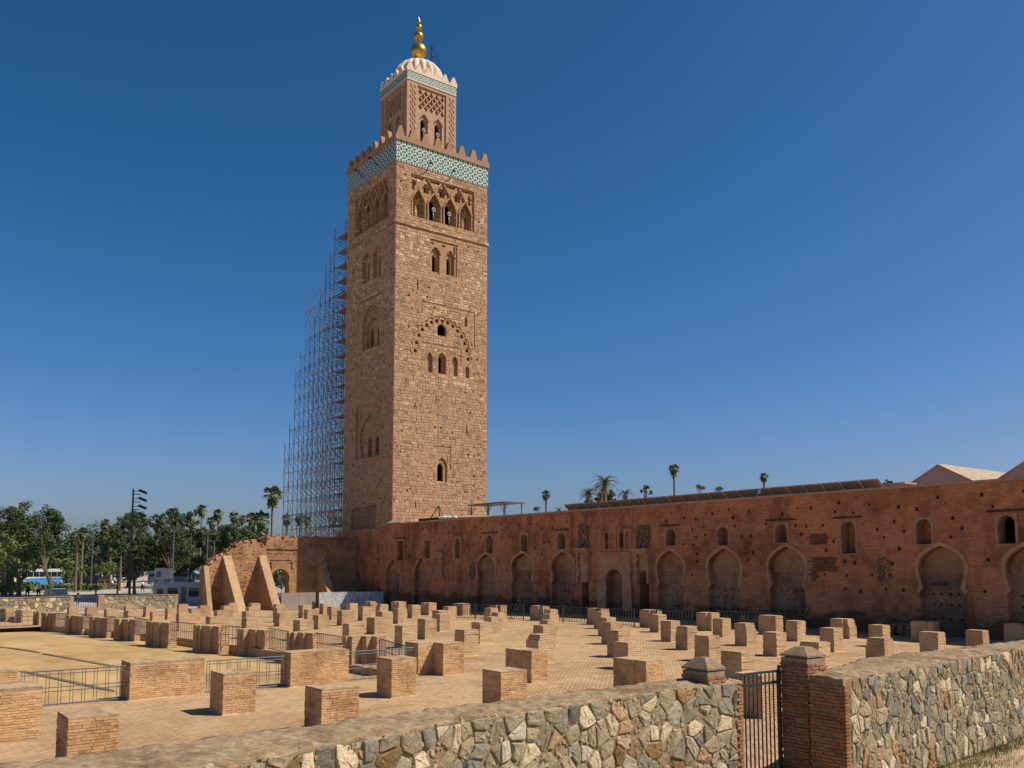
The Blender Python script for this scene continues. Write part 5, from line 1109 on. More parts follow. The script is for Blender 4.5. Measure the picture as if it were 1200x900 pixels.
def filler(root, PL, s0, s1, z0, z1, seed, n):
    rnd = random.Random(seed); mbs = [MB() for _ in STONES]
    for _ in range(n):
        s, z, r = rnd.uniform(s0, s1), rnd.uniform(z0, z1), rnd.uniform(.018,.06); o, d = polyline_at(PL, s); nrm = Vector((d.y,-d.x)); m = rnd.choice((5,6,7)); mb = mbs[rnd.choices(range(len(STONES)), STW)[0]]
        C = [(r*rnd.uniform(.6,1.15)*math.cos(2*math.pi*i/m), r*rnd.uniform(.6,1.15)*math.sin(2*math.pi*i/m)) for i in range(m)]; b = len(mb.v); pr = rnd.uniform(.006,.018)
        W_ = lambda x, y, e: ((o+d*x+nrm*e).x, (o+d*x+nrm*e).y, z+y)
        mb.v += [W_(x,y,-.02) for x,y in C]+[W_(x*.75,y*.75,pr) for x,y in C]
        for i in range(m): k = (i+1)%m; mb.f.append((b+i,b+k,b+m+k,b+m+i)); mb.m.append(0)
        mb.f.append(tuple(b+m+i for i in range(m))); mb.m.append(0)
    for mb, st in zip(mbs, STONES): mb.build('filler_stones', st, root, kind='stuff')
FL = [(-8.75,-1.0),(-9.0,1.5),(-9.25,3.38),(-9.58,4.8),(-9.97,7.0),(-10.17,9.3),(-10.28,11.1),(-10.3,12.82)]
BL = [(-10.5,-1.0),(-10.62,1.5),(-10.72,3.4),(-10.82,4.9),(-10.95,7.0),(-11.07,9.4),(-11.14,11.1),(-11.15,12.82)]
def wall_len(PL): return sum((Vector(PL[i+1])-Vector(PL[i])).length for i in range(len(PL)-1))
def mason_wall(root, FP, BP, zt, zb, seed, over=.03):
    # mortar body
    mb = MB(); nsub = 90; S = wall_len(FP); SB = wall_len(BP)
    n = 0; NZ = 14
    for i in range(nsub+1):
        o, d = polyline_at(FP, S*i/nsub); nr = Vector((d.y,-d.x))
        for j in range(NZ+1):
            z = zb+(zt-.06-zb)*j/NZ; q = o+nr*(.016*MN.noise((o.x*5+seed, o.y*5, z*5))-.004); mb.v.append((q.x,q.y,z))
    for i in range(nsub):
        for j in range(NZ): a = i*(NZ+1)+j; mb.f.append((a, a+NZ+1, a+NZ+2, a+1)); mb.m.append(0)
    a, b = FP[-1], BP[-1]; c, d_ = FP[0], BP[0]
    mb.poly([(a[0],a[1],zb),(b[0],b[1],zb),(b[0],b[1],zt-.05),(a[0],a[1],zt-.05)]); mb.poly([(c[0],c[1],zb),(d_[0],d_[1],zb),(d_[0],d_[1],zt-.05),(c[0],c[1],zt-.05)])
    for i in range(nsub):
        p, _ = polyline_at(BP, SB*i/nsub); q, _ = polyline_at(BP, SB*(i+1)/nsub); mb.poly([(p.x,p.y,zb),(q.x,q.y,zb),(q.x,q.y,zt-.05),(p.x,p.y,zt-.05)])
    mb.build('mortar_body', M['wall_mortar'], root)
    # uneven rendered cap
    mb = MB(); NS, NX = 260, 14
    for i in range(NS+1):
        o, d = polyline_at(FP, S*i/NS); q, d2 = polyline_at(BP, SB*i/NS); nr = Vector((d.y,-d.x))
        ov = over*.3+.06*MN.noise((o.y*2.3, seed, 0))+.03*MN.noise((o.y*9, seed, 4))
        col = []
        f0 = o+nr*(ov*.6); col.append((f0.x,f0.y,zt-.075+.05*MN.noise((o.y*6,seed,9))+.03*MN.noise((o.y*17,seed,9))))
        f1 = o+nr*ov; col.append((f1.x,f1.y,zt-.035+.02*MN.noise((o.y*7,seed,2))))
        for j in range(NX+1):
            t = j/NX; P = (o+nr*(ov*.7))*(1-t)+q*t; e = math.sin(math.pi*min(1,max(0,t*.96+.02)))**.5
            z = zt-.035+.035*e+.03*MN.noise((P.x*1.3,P.y*1.3,seed))+.04*MN.noise((P.x*3.5,P.y*3.5,seed))+.028*MN.noise((P.x*9,P.y*9,seed))+.045*max(0,MN.noise((P.x*6,P.y*6,seed+5))-.25); col.append((P.x,P.y,z))
        col.append((q.x,q.y,zt-.15)); mb.v += col
    w = NX+4
    for i in range(NS):
        for j in range(w-1): a = i*w+j; mb.f.append((a, a+w, a+w+1, a+1)[::-1]); mb.m.append(0)
    for i in (0, NS): mb.f.append(tuple(i*w+j for j in range(w))); mb.m.append(0)
    mb.build('cap', M['cap'], root, True)
sw = thing('stone_wall', (-10,6,0), 'rough multicoloured stone wall with a sandy mortar cap, nearest, left of the iron gate', 'wall')
mason_wall(sw, FL, BL, 2.0, -.1, 3)
stone_wall(sw, FL, 2.6, wall_len(FL)-.16, .12, 1.975, .25, .25, 5, .019)
filler(sw, FL, 2.6, wall_len(FL)-.16, .1, 1.97, 5, 1500)
FR = [(-9.06,13.97),(-9.38,17.43),(-9.85,22.65),(-10.25,28.0)]
BR = [(-9.72,13.97),(-10.87,17.6),(-10.85,22.0),(-10.9,28.0)]
se = thing('stone_wall', (-9.6,19,0), 'rough stone wall of smaller packed stones, right of the iron gate, weeds at its foot', 'wall')
mason_wall(se, FR, BR, 2.06, -.1, 8)
stone_wall(se, FR, .22, 9.6, .02, 2.03, .215, .275, 17, .017)
filler(se, FR, .22, 10.5, .0, 2.03, 9, 1500)
# brick quoins at the two wall ends, laid as pieces
def quoin(root, x, y, dy, z0, z1):
    z = z0; j = 0
    while z < z1:
        L = (.20 if j % 2 else .13)+br.uniform(-.05,.04); inst('brick', br.choice(bmesh_r), (x, y+dy*L/2, z+.025), root, (.07, L, .048), (0,0,br.uniform(-.02,.02))); z += .061; j += 1
quoin(sw, -10.31, 12.83, -1, .0, 1.88); quoin(se, -9.055, 13.96, 1, .0, 1.95)
brick_face(sw, (-11.12,12.83), (1,0), .82, 0, 1.9, bmesh_r, nrm=(0,1), proud=.02)
brick_face(se, (-9.72,13.97), (1,0), .67, 0, 1.98, bmesh_r, nrm=(0,-1), proud=.02, rough=.008, drop=.05)
def capped_pier(x0, x1, y0, y1, zc, za, lab, z0=0):
    t = thing('gate_pier', ((x0+x1)/2,(y0+y1)/2,z0), lab, 'pier', 'capped brick gate piers')
    mb = MB(); mb.box(x0+.01,x1-.01,y0+.01,y1-.01,z0-.1,zc-.02); mb.build('mortar_core', M['gate_mortar'], t)
    brick_face(t, (x0,y0), (1,0), x1-x0, z0, zc, bmesh_r, nrm=(0,-1), proud=.014, rough=.009, drop=.04)
    brick_face(t, (x1,y0), (0,1), y1-y0, z0, zc, bmesh_r if z0 == 0 else bmesh_, nrm=(1,0), proud=.014, rough=.009)
    mb = MB(); e = .006; cx, cy = (x0+x1)/2, (y0+y1)/2; k = .36
    lo = [(x0-e,y0-e,zc),(x1+e,y0-e,zc),(x1+e,y1+e,zc),(x0-e,y1+e,zc)]; md = [(x,y,zc+.03) for x,y,_ in lo]; hi = [(cx+(x-cx)*k, cy+(y-cy)*k, za+random.uniform(-.01,.01)) for x,y,_ in lo]
    mb.hexa(lo+md); mb.hexa([(x,y,z+.0005) for x,y,z in md]+hi); mb.build('pier_cap', M['cap_grey'], t)
capped_pier(-10.44,-9.86,14.12,14.7,2.33,2.50,'tall capped brick pier right of the iron gate, its near side in shade')
capped_pier(-10.93,-10.35,12.0,12.47,2.2,2.40,'short capped brick pier top rising behind the stone wall, left of the iron gate')
# gate
ig = thing('iron_gate', (-10.42,13.5,0), 'dark iron bar gate between the two capped brick piers', 'gate')
for z, r in ((2.06,.022),(1.86,.026),(.10,.026)):
    mb = MB(); mb.box(-10.44,-10.42,12.5 if z > 2 else 12.86,14.08,z-r,z+r); mb.build('gate_rail', M['iron'], ig)
gb = {}
for i in range(13):
    y = 12.62+i*.115; z0 = .1 if y > 12.85 else 1.7
    inst('bar', bar_mesh(.014, 2.06-z0, M['iron']), (-10.43,y,z0), ig)
for y in (14.06,): inst('gate_stile', bar_mesh(.032, 2.16, M['iron']), (-10.43,y,0), ig)
mb = MB(); mb.box(-10.47,-10.39,12.95,13.25,.12,.22,jit=.01); mb.build('gate_bolt', M['iron'], ig)
bp = thing('brick_pillar', (-15.1,20.0,0), 'brick pillar stump seen through the iron gate', 'pillar', 'brick pillar stumps standing in rows on the plaza')
mb = MB(); mb.prism([(-15.95,19.6),(-15.1,19.6),(-15.1,20.3),(-15.95,20.3)], -.05, 1.12); mb.build('core', M['pillar'], bp)
brick_face(bp, (-15.95,19.6), (1,0), .85, 0, 1.12, bmesh_, nrm=(0,-1), proud=.012)
mb = MB(); mb.box(-9.985,-9.93,6.6,6.85,1.36,1.5); mb.box(-9.95,-9.91,6.64,6.8,1.38,1.46)
tag(mb.build('junction_box', M['iron_grey']), 'small grey electrical junction box let into the front stone wall', 'box')

# soil drifted against the feet of the stumps and loose pebbles on the paving
mb = MB(); sr = random.Random(61)
for n, pts, h, z0 in DATA['pill']:
    if n in ('X4',): continue
    cx = sum(p[0] for p in pts)/len(pts); cy = sum(p[1] for p in pts)/len(pts); m = len(pts); b = len(mb.v)
    for k_, zz in ((1.0, .03), (1.13, -.012)):
        for x, y in pts:
            f = 1+(k_-1)*sr.uniform(.5,1.5); X_, Y_ = cx+(x-cx)*f, cy+(y-cy)*f; mb.v.append((X_, Y_, ground_z(X_)+zz+sr.uniform(-.008,.02)*(k_ == 1.0)))
    for i in range(m): k = (i+1)%m; mb.f.append((b+i,b+m+i,b+m+k,b+k)); mb.m.append(0)
tag(mb.build('drifted_soil', M['pillar_top'], None, False), kind='stuff')
mb = MB()
for _ in range(1500):
    y = sr.uniform(3,40); x = -11.6-sr.random()**1.6*30; r = sr.uniform(.006,.02)
    if in_poly(x, y, COURT): continue
    mb.box(x-r, x+r, y-r*.8, y+r*.8, ground_z(x)-.02, ground_z(x)+r*sr.uniform(.5,1.1), 0, jit=r*.35)
tag(mb.build('loose_pebbles', M['pillar_top']), kind='stuff')
# weeds at the wall foot and dry tufts
wd = random.Random(77); mb = MB()
for cx, cy, n, s in ((-9.35,17.6,220,.35),(-9.2,18.5,260,.4),(-9.45,19.8,420,.55),(-9.55,20.7,420,.5),(-9.6,22.2,300,.5),(-8.9,19.0,160,.5),(-8.6,20.6,160,.6)):
    for _ in range(n):
        x = cx+wd.gauss(0,s*.28); y = cy+wd.gauss(0,s); h = wd.uniform(.04,.17); a = wd.uniform(0,6.28); w = .006
        lx, ly = wd.uniform(-.08,.08), wd.uniform(-.08,.08)
        mb.poly([(x-w*math.cos(a),y-w*math.sin(a),-.02),(x+w*math.cos(a),y+w*math.sin(a),-.02),(x+lx+w*.4,y+ly,h)])
tag(mb.build('weeds', M['weed']), kind='stuff')

# ------------------------------------------------------------------ back boundary walls
def back_wall(p, q, lab, ends):
    t = thing('stone_wall', ((p[0]+q[0])/2,(p[1]+q[1])/2,-.85), lab, 'wall')
    mb = MB(); mb.box(min(p[0],q[0])-.6, max(p[0],q[0]), p[1], q[1], -1.1, .68); mb.build('mortar_body', M['wall_mortar'], t)
    rnd = random.Random(int(p[1])); x = max(p[0],q[0])
    for k, st in enumerate(STONES[:5]):
        m2 = MB()
        for P in vor(q[1]-p[1], 1.5, .42, .34, random.Random(int(p[1])+3)):
            if rnd.random() > (.3,.3,.35,.55,.2)[k]: continue
            cx = sum(a[0] for a in P)/len(P); cz = sum(a[1] for a in P)/len(P)
            m2.extrude_face(Vector((x,p[1],-.86)), Y, Z, X, [(cx+(a-cx)*.82, cz+(b-cz)*.82) for a, b in P], rnd.uniform(.02,.06))
        m2.build('stone_facing', st, t, kind='stuff')
    mb = MB(); mb.box(x-.65, x+.05, p[1], q[1], .66, .74, jit=.01); mb.build('cap', M['cap'], t)
    if ends: mb = MB(); mb.box(x-.6, x+.07, q[1]-.35, q[1]+.02, -1.0, .72); mb.build('brick_end', M['ruin_fin'], t)
back_wall((-103.3,6.0),(-103.3,20.6),'pale stone boundary wall at the far left, left of the small gate opening',1)
back_wall((-103.3,23.6),(-103.3,31.3),'pale stone boundary wall behind the pillars, right of the small gate opening',1)
mb = MB(); mb.box(-103.9,-103.1,23.0,23.6,-1.0,.8)
tag(mb.build('gate_pier', M['ruin_fin']), 'brown brick pier at the small gate opening in the far boundary wall', 'pier')
railing((-103.4,20.7),(-103.4,23.0),-.85,-.85,1.45,.22,M['iron'],'black railing closing the small gate opening in the far boundary wall','far railings',0,.022,(0,1),.025)

# ------------------------------------------------------------------ galvanised site hoarding
def hoard(p, q, n, zt, lab, mat, h=2.0):
    t = thing('site_hoarding', ((p[0]+q[0])/2,(p[1]+q[1])/2,zt-h), lab, 'hoarding')
    p = Vector(p); q = Vector(q); d = (q-p).normalized(); nn = Vector((-d.y,d.x))*.02
    for i in range(n):
        a = p+(q-p)*(i/n)+d*.02; b = p+(q-p)*((i+1)/n)-d*.02; mb = MB()
        mb.hexa([(a.x-nn.x,a.y-nn.y,zt-h-.3),(b.x-nn.x,b.y-nn.y,zt-h-.3),(b.x+nn.x,b.y+nn.y,zt-h-.3),(a.x+nn.x,a.y+nn.y,zt-h-.3),(a.x-nn.x,a.y-nn.y,zt),(b.x-nn.x,b.y-nn.y,zt+.01),(b.x+nn.x,b.y+nn.y,zt+.01),(a.x+nn.x,a.y+nn.y,zt)])
        mb.build('sheet_panel', mat, t)
    return t
M['hoard_dull'] = mat_plain('dull_brown_sheet', (.27,.225,.18), .6, .2, .8, .2, .05, spec=.4)
hoard((-90.8,38.2),(-91.2,42.3),2,1.05,'dull brownish sheet metal hoarding at the foot of the ruin gateway',M['hoard_dull'])
hoard((-90.6,42.4),(-89.5,49.7),5,1.05,'shiny galvanised sheet hoarding below the minaret, half in shade',M['metal_sheet'])

# ------------------------------------------------------------------ scaffolding
sc = thing('scaffolding', (-111,55,0), 'tall stepped tubular steel scaffolding braced against the hidden left side of the minaret', 'scaffold')
cols = [(-103.0,48.2),(-106.2,48.0),(-108.8,43.6),(-111.9,41.4),(-114.9,39.6),(-118.0,31.2),(-121.2,20.8)]
cols = [c for i in range(len(cols)) for c in ([cols[i]] if i == 0 or i == 1 else [((cols[i-1][0]+cols[i][0])/2, (cols[i-1][1]*.25+cols[i][1]*.75)), cols[i]])]
rowsB = [51.0,53.6,56.2,58.8]
up = 0
for a, zt in cols:
    for b in rowsB:
        z1 = zt-(0 if b == 51.0 else random.choice((0,0,2)))
        mb = MB(); mb.bar((a,b,-1),(a,b,z1+.6),.045,0,4); mb.build('upright', M['scaf'], sc)
lg = MB(); bc = MB(); LV = 2.0
for i in range(len(cols)-1):
    a0, a1 = cols[i][0], cols[i+1][0]; top = cols[i+1][1]; k = 0; z = 1.0
    while z < top+.1:
        for bi, b in enumerate(rowsB):
            lg.bar((a0,b,z),(a1,b,z),.032,0,3)
            if True:
                if z+LV < top+.6:
                    s = (k+i+bi) % 2; bc.bar((a0 if s else a1,b,z),(a1 if s else a0,b,z+LV),.028,0,3)
                    if (i+k+bi) % 2 == 0: bc.bar((a1 if s else a0,b,z),(a0 if s else a1,b,z+LV),.028,0,3)
        for b0, b1 in zip(rowsB[:-1], rowsB[1:]):
            lg.bar((a1,b0,z),(a1,b1,z),.032,0,3)
            if z+LV < top: bc.bar((a1,b0 if k % 2 else b1,z),(a1,b1 if k % 2 else b0,z+LV),.028,0,3)
        z += LV; k += 1
lg.build('ledger', M['scaf'], sc, kind='stuff'); bc.build('brace', M['scaf'], sc, kind='stuff')
z = 3.0
while z < 48.2:
    mb = MB(); mb.box(-106.1,-102.8,51.3,52.5,z,z+.09,jit=.02); mb.build('deck', M['plank'], sc)
    mb = MB()
    for h_ in (.55,1.0): mb.bar((-106.2,51.0,z+h_),(-102.7,51.0,z+h_),.03,0,3)
    mb.build('guard_rail', M['scaf'], sc); z += 2.0

# ------------------------------------------------------------------ things on the mosque roof
sa = thing('solar_array', (-45,52,8.5), 'long row of tilted solar panels behind the top of the high brick wall', 'solar panels')
n = 22; a0, a1 = -60.3, -30.4
for i in range(n):
    x0 = a0+(a1-a0)*i/n+.03; x1 = a0+(a1-a0)*(i+1)/n-.03; y0, y1, z0, z1 = 52.2, 51.4, 8.64, 9.3
    fr = MB()
    def sl_(x, t, off): return (x, y0+(y1-y0)*t+off*.66, z0+(z1-z0)*t+off*.75)
    fr.hexa([sl_(x0,0,0),sl_(x1,0,0),sl_(x1,0,.03),sl_(x0,0,.03),sl_(x0,1,0),sl_(x1,1,0),sl_(x1,1,.03),sl_(x0,1,.03)])
    p_ = fr.build('panel', M['solar_back'], sa)
    g_ = MB(); g_.poly([sl_(x0+.03,.03,.035),sl_(x1-.03,.03,.035),sl_(x1-.03,.97,.035),sl_(x0+.03,.97,.035)]); g_.build('panel_glass', M['solar_front'], p_)
    f_ = MB()
    f_.bar(sl_(x0,0,-.03),sl_(x0,1,-.03),.045,0,4); f_.bar(sl_(x0,.97,-.01),sl_(x1,.97,-.01),.02,0,4); f_.build('panel_frame', M['solar_frame'], p_)
    if i % 2 == 0: s_ = MB(); s_.bar(sl_(x0+.1,.9,-.02),(x0+.1,y1+.1,8.45),.02,0,4); s_.build('strut', M['iron_grey'], p_)
for k, (ca, lab, ya) in enumerate(((-29.9,'grey gable end of a cream tiled roof behind the wall, left of the two gables',58.0),(-23.9,'grey gable end of a cream tiled roof behind the wall, cut by the right edge',58.0),(-17.9,'grey gable end of a cream tiled roof outside the right edge',58.0))):
    t = thing('tiled_roof_hall', (ca,70,8), lab, 'building')
    hw, zt, zv = 3.0, 10.5+(.1 if k else 0), 8.82
    mb = MB(); mb.extrude_face(Vector((ca,ya,0)), X, Z, -Y, [(-hw,5),(hw,5),(hw,zv),(0,zt),(-hw,zv)], .2); mb.build('gable_wall', M['gable'], t)
    for s in (-1, 1):
        mb = MB(); mb.hexa([(ca,ya-.3,zt),(ca+s*hw,ya-.3,zv),(ca+s*hw,ya+.3,zv),(ca,ya+.3,zt),(ca,ya-.3,zt+.1),(ca+s*hw,ya-.3,zv+.1),(ca+s*hw,ya+.3,zv+.1),(ca,ya+.3,zt+.1)]); mb.build('verge', M['coping'], t)
        tl = MB(); L = math.hypot(hw, zt-zv); ny = 60
        for j in range(ny):
            y = ya+.35+j*.34
            nseg = 9
            for q in range(nseg):
                f0, f1 = q/nseg, (q+1.08)/nseg; xx0, xx1 = ca+s*hw*f0, ca+s*hw*f1; z0_, z1_ = zt+(zv-zt)*f0, zt+(zv-zt)*f1
                tl.bar((xx0,y,z0_+.05),(xx1,y,z1_+.02),.11,0,5,.14)
        tl.build('roof_tile', M['roof_tile'], t, kind='stuff')
        mb = MB(); mb.poly([(ca,ya+.2,zt-.02),(ca+s*hw,ya+.2,zv-.02),(ca+s*hw,ya+21,zv-.02),(ca,ya+21,zt-.02)]); mb.build('roof_slope', M['roof_tile'], t)
mb = MB(); mb.box(-31.1,-29.75,53.2,54.4,8.4,9.05); mb.box(-31.2,-29.65,53.1,54.5,9.05,9.15); tag(mb.build('roof_vent_block', M['coping']), 'small pinkish rendered block on the roof just right of the solar panels', 'roof block')
t = thing('pergola', (-77,56,8.6), 'light dark metal pergola frame on the roof beside the minaret base', 'pergola')
for x in (-80.2,-77.2,-74.3):
    for y in (55.2,57.5): mb = MB(); mb.bar((x,y,8.4),(x,y,10.4),.06); mb.build('post', M['iron_grey'], t)
mb = MB(); mb.box(-80.6,-74.0,55.0,57.7,10.4,10.52); mb.build('top_frame', M['iron_grey'], t)
mb = MB()
for x in (-80.2,-77.2,-74.3): mb.bar((x,55.2,9.4),(x+.9,55.2,10.4),.04); mb.bar((x,55.2,9.4),(x-.7,55.2,10.4),.04)
mb.build('brace', M['iron_grey'], t)
mb = MB(); mb.bar((-81.2,50.4,8.6),(-79.6,50.6,10.2),.06,0,4); mb.bar((-79.6,50.6,10.2),(-79.3,50.6,8.6),.05,0,4); mb.bar((-79.6,50.6,10.2),(-78.8,50.9,8.6),.04,0,4); mb.box(-83.0,-79.0,50.2,50.6,8.7,8.95,jit=.05)
tag(mb.build('timber_trestle', M['dark_wood']), 'weathered timber trestle of leaning poles on the wall top under the minaret', 'trestle')
bg_ = random.Random(5)
for i in range(9):
    x = -78.9+.36*i+bg_.uniform(-.1,.1); mb = MB(); s = bg_.uniform(.16,.30)
    nlat = 6
    for j in range(nlat+1):
        for q in range(10):
            a = 2*math.pi*q/10; ph = math.pi*j/nlat; r = s*(1+.22*MN.noise((math.cos(a)*2+i, math.sin(a)*2, ph*2)))
            mb.v.append((x+r*1.3*math.sin(ph)*math.cos(a), 50.45+r*math.sin(ph)*math.sin(a), 8.7+s*.55-r*.65*math.cos(ph)))
    for j in range(nlat):
        for q in range(10): k = (q+1)%10; mb.f.append((j*10+q, j*10+k, (j+1)*10+k, (j+1)*10+q)); mb.m.append(0)
    tag(mb.build('sack', M['bag'], None, True), f'white rubble sack, {["leftmost","second","third","fourth","fifth","sixth","seventh","eighth","ninth"][i]} from the left on the wall top beside the trestle'.replace('leftmost from the left', 'leftmost'), 'sack', 'white sacks heaped on the wall top')
mb = MB(); mb.hexa([(-75.5,50.2,8.62),(-70.5,50.2,8.62),(-70.5,51.2,8.62),(-75.5,51.2,8.62),(-75.5,50.2,8.8),(-70.5,50.2,8.66),(-70.5,51.2,8.75),(-75.5,51.2,9.0)]); tag(mb.build('sheeting', M['coping']), 'pale sheeting laid along the wall top between the sacks and the roof frame', 'sheet')
for x, lab in ((-62.6,'small floodlight on the wall top left of the solar panels'),(-38.7,'small floodlight on the wall top before the middle of the solar panels')):
    mb = MB(); mb.bar((x,50.3,8.6),(x,50.3,8.85),.04); mb.hexa([(x-.28,50.0,8.8),(x+.28,50.0,8.8),(x+.28,50.3,8.85),(x-.28,50.3,8.85),(x-.28,50.05,9.15),(x+.28,50.05,9.15),(x+.28,50.35,9.2),(x-.28,50.35,9.2)]); tag(mb.build('floodlight', M['iron_grey']), lab, 'floodlight')
# rubble heap at the wall foot
mb = MB(); lump(mb,-37.5,-33.5,-.05,.5,46.8,48.8,60,.28,12); tag(mb.build('rubble_heap', M['ruin']), 'dark rubble heap at the shaded foot of the mosque wall', 'rubble')
mb = MB(); lump(mb,-29.5,-26.8,-.05,.6,48.6,49.7,70,.25,13); tag(mb.build('rubble_heap', M['rubble']), 'loose stone heap in the shaded ground under the far right wall', 'rubble')
# ------------------------------------------------------------------ vegetation
vr = random.Random(99)
def rdir(r): 
    z = r.uniform(-1,1); a = r.uniform(0,2*math.pi); s = math.sqrt(1-z*z); return Vector((s*math.cos(a), s*math.sin(a), z))
def crown(blobs, per, size, seed):
    r = random.Random(seed); mb = MB()
    for x, y, z, rad in blobs:
        c = Vector((x,y,z)); n = int(per*rad*rad)
        # clumps on the blob, leaves in the clumps
        ncl = max(8, int(13*rad))
        for _ in range(ncl):
            d = rdir(r); cc = c+Vector((d.x*rad*r.uniform(.5,1.05), d.y*rad*r.uniform(.5,1.05), d.z*rad*.9*r.uniform(.4,1.0))); cr = rad*r.uniform(.22,.42)
            for _ in range(max(8, n//ncl)):
                e = rdir(r); p = cc+e*cr*r.uniform(.3,1)**.5; s = size*r.uniform(.6,1.3)
                nn = (e+rdir(r)*.8+Vector((0,0,.5))).normalized(); a = nn.orthogonal().normalized(); b = nn.cross(a); t = r.uniform(0,6.28)
                a2 = a*math.cos(t)+b*math.sin(t); b2 = nn.cross(a2)
                mb.poly([p-a2*s*.5, p+b2*s*.32, p+a2*s*.5, p-b2*s*.32])
    return mb
LEAF = {'dark':'leaf_dark','mid':'leaf_mid','olive':'leaf_olive'}
TLAB = ['large dark spreading tree at the far left edge','bright green bushy tree in front of the large dark tree at the left edge','thin upright olive-toned tree beside the slim palm left of centre gap','round yellow-green tree right of the blue bus','ragged olive-green trees behind the taxis','small bright round tree above the yellow taxi','big dense dark tree behind the tall floodlight mast','big dense dark tree directly right of the floodlight mast','tall dark tree behind the billboard','dark tree behind the left end of the ruined wall','dark tree behind the top of the ruined wall','dark tree seen through the ruined gateway arch','small olive tree seen through the scaffolding','dark small tree under the tall date palm behind the roof','ragged small tree behind the solar panels','small green treetop beside the roof block']
for i, (k, (bx, by), bl) in enumerate(DATA['trees']):
    t = thing('tree', (bx, by, 0), TLAB[i], 'tree', 'trees beyond the ruins')
    crown(bl, 560, .31 if k != 'mid' else .27, i).build('crown', M[LEAF[k]], t)
    mb = MB(); cx = sum(b[0] for b in bl)/len(bl); cy = sum(b[1] for b in bl)/len(bl); zl = min(b[2] for b in bl); H = sum(b[2] for b in bl)/len(bl)
    tr = .18+.03*H; fork = Vector((cx*.4+bx*.6, cy*.4+by*.6, max(zl*.7, 1.2)))
    mb.tube([(bx,by,-.3),((bx+fork.x)/2,(by+fork.y)/2+.1,fork.z*.5),fork], [tr, tr*.85, tr*.7], 0, 7)
    for b in sorted(bl, key=lambda q: q[2])[::2]: mid = (fork+Vector(b[:3]))/2+Vector((0,0,-.2)); mb.tube([fork, mid, b[:3]], [tr*.5, tr*.3, tr*.12], 0, 5)
    mb.build('trunk', M['bark'], t)
def fan_palm(x, y, z, r, lab, seed, z0=0, skirt=1.0):
    rr = random.Random(seed); t = thing('fan_palm', (x,y,z0), lab, 'palm tree', 'slender fan palms on the skyline')
    mb = MB(); lx, ly = rr.uniform(-.5,.5), rr.uniform(-.5,.5); H = z-z0
    pts = [(x+lx*(1-s)**2, y+ly*(1-s)**2, z0-.3+(H+.3)*s) for s in (0,.2,.4,.6,.8,1)]
    mb.tube(pts, [.27,.21,.19,.18,.17,.19], 0, 8); mb.build('trunk', M['palm_bark'], t)
    mb = MB(); c = Vector((x,y,z))
    def fan(d, L, w, droop):
        side = d.cross(Vector((0,0,1))); side = side.normalized() if side.length > .1 else Vector((1,0,0)); up = side.cross(d)
        base = c+d*r*.12; hub = c+d*L*.42+Vector((0,0,-droop*.05*L))
        mb.bar(base, hub, .02, 0, 3)
        for q in range(7):
            a = (q-3)/3*1.25; e = d*math.cos(a)+side*math.sin(a); tip = hub+e*L*.58*(1-.12*abs(q-3))+Vector((0,0,-droop*L*.22*rr.uniform(.6,1.4)))
            m = hub+e*L*.3; wv = up.cross(e).normalized()*L*.075
            mb.poly([hub, m+wv, tip, m-wv])
    for q in range(46):
        d = rdir(rr); d.z = d.z*.75+.22; d.normalize(); fan(d, r*rr.uniform(.85,1.1), 1, .6 if d.z > .2 else 1.3)
    mb.build('crown', M['palm_leaf'], t)
    mb = MB()
    for q in range(int(34*skirt)):
        a = rr.uniform(0,6.28); h = rr.uniform(0, r*1.3*skirt); p = c+Vector((math.cos(a)*.14, math.sin(a)*.14, -h*.6)); tip = p+Vector((math.cos(a)*r*.36, math.sin(a)*r*.36, -r*rr.uniform(.35,.75))); s = Vector((-math.sin(a),math.cos(a),0))*r*.12
        mb.poly([p, tip-s, tip+Vector((0,0,-.1)), tip+s])
    mb.build('dead_leaf_skirt', M['palm_dead'], t); return t
FLAB = ['tallest fan palm of the left skyline, just left of the scaffolding','small distant fan palm above the trees, leftmost of the skyline palms beside the ruin','distant fan palm above the trees, second of the skyline palms beside the ruin','distant fan palm above the trees, third of the skyline palms beside the ruin','low distant fan palm between the first two skyline palms','fan palm with a slim trunk left of the shaggy one above the ruin top','shaggy fan palm directly above the ruin gateway','fan palm seen through the scaffolding, leftmost of three','fan palm seen through the scaffolding, middle of three','fan palm seen through the scaffolding, rightmost of three','slender lone fan palm above the bus and taxis at left','faint distant fan palm above the ruined wall','lone fan palm on the skyline just right of the minaret','tallest lone fan palm behind the solar panels','short lone fan palm head behind the middle of the solar panels','half hidden fan palm among the trees left of the floodlight mast','broad shaggy fan palm standing at the floodlight mast']
for i, (x, y, z, r) in enumerate(DATA['fan']): fan_palm(x, y, z, r*1.6, FLAB[i], 100+i, 0, 1.6 if i in (6,16) else .8)
x, y, z, r = DATA['column']; t = fan_palm(x, y, z, r*1.2, 'tall palm wrapped in a thick shaggy column of dead leaves, above the gap at left', 55)
mb = MB(); rr = random.Random(6)
for q in range(260):
    a = rr.uniform(0,6.28); zz = z-rr.uniform(.3,6.5); R0 = .75; p = Vector((x+math.cos(a)*R0*.4, y+math.sin(a)*R0*.4, zz)); tip = Vector((x+math.cos(a)*R0*rr.uniform(.7,1.2), y+math.sin(a)*R0*rr.uniform(.7,1.2), zz-rr.uniform(.3,.9))); s = Vector((-math.sin(a),math.cos(a),0))*.2
    mb.poly([p, tip-s, tip+s])
mb.build('leaf_column', M['leaf_olive'], t)
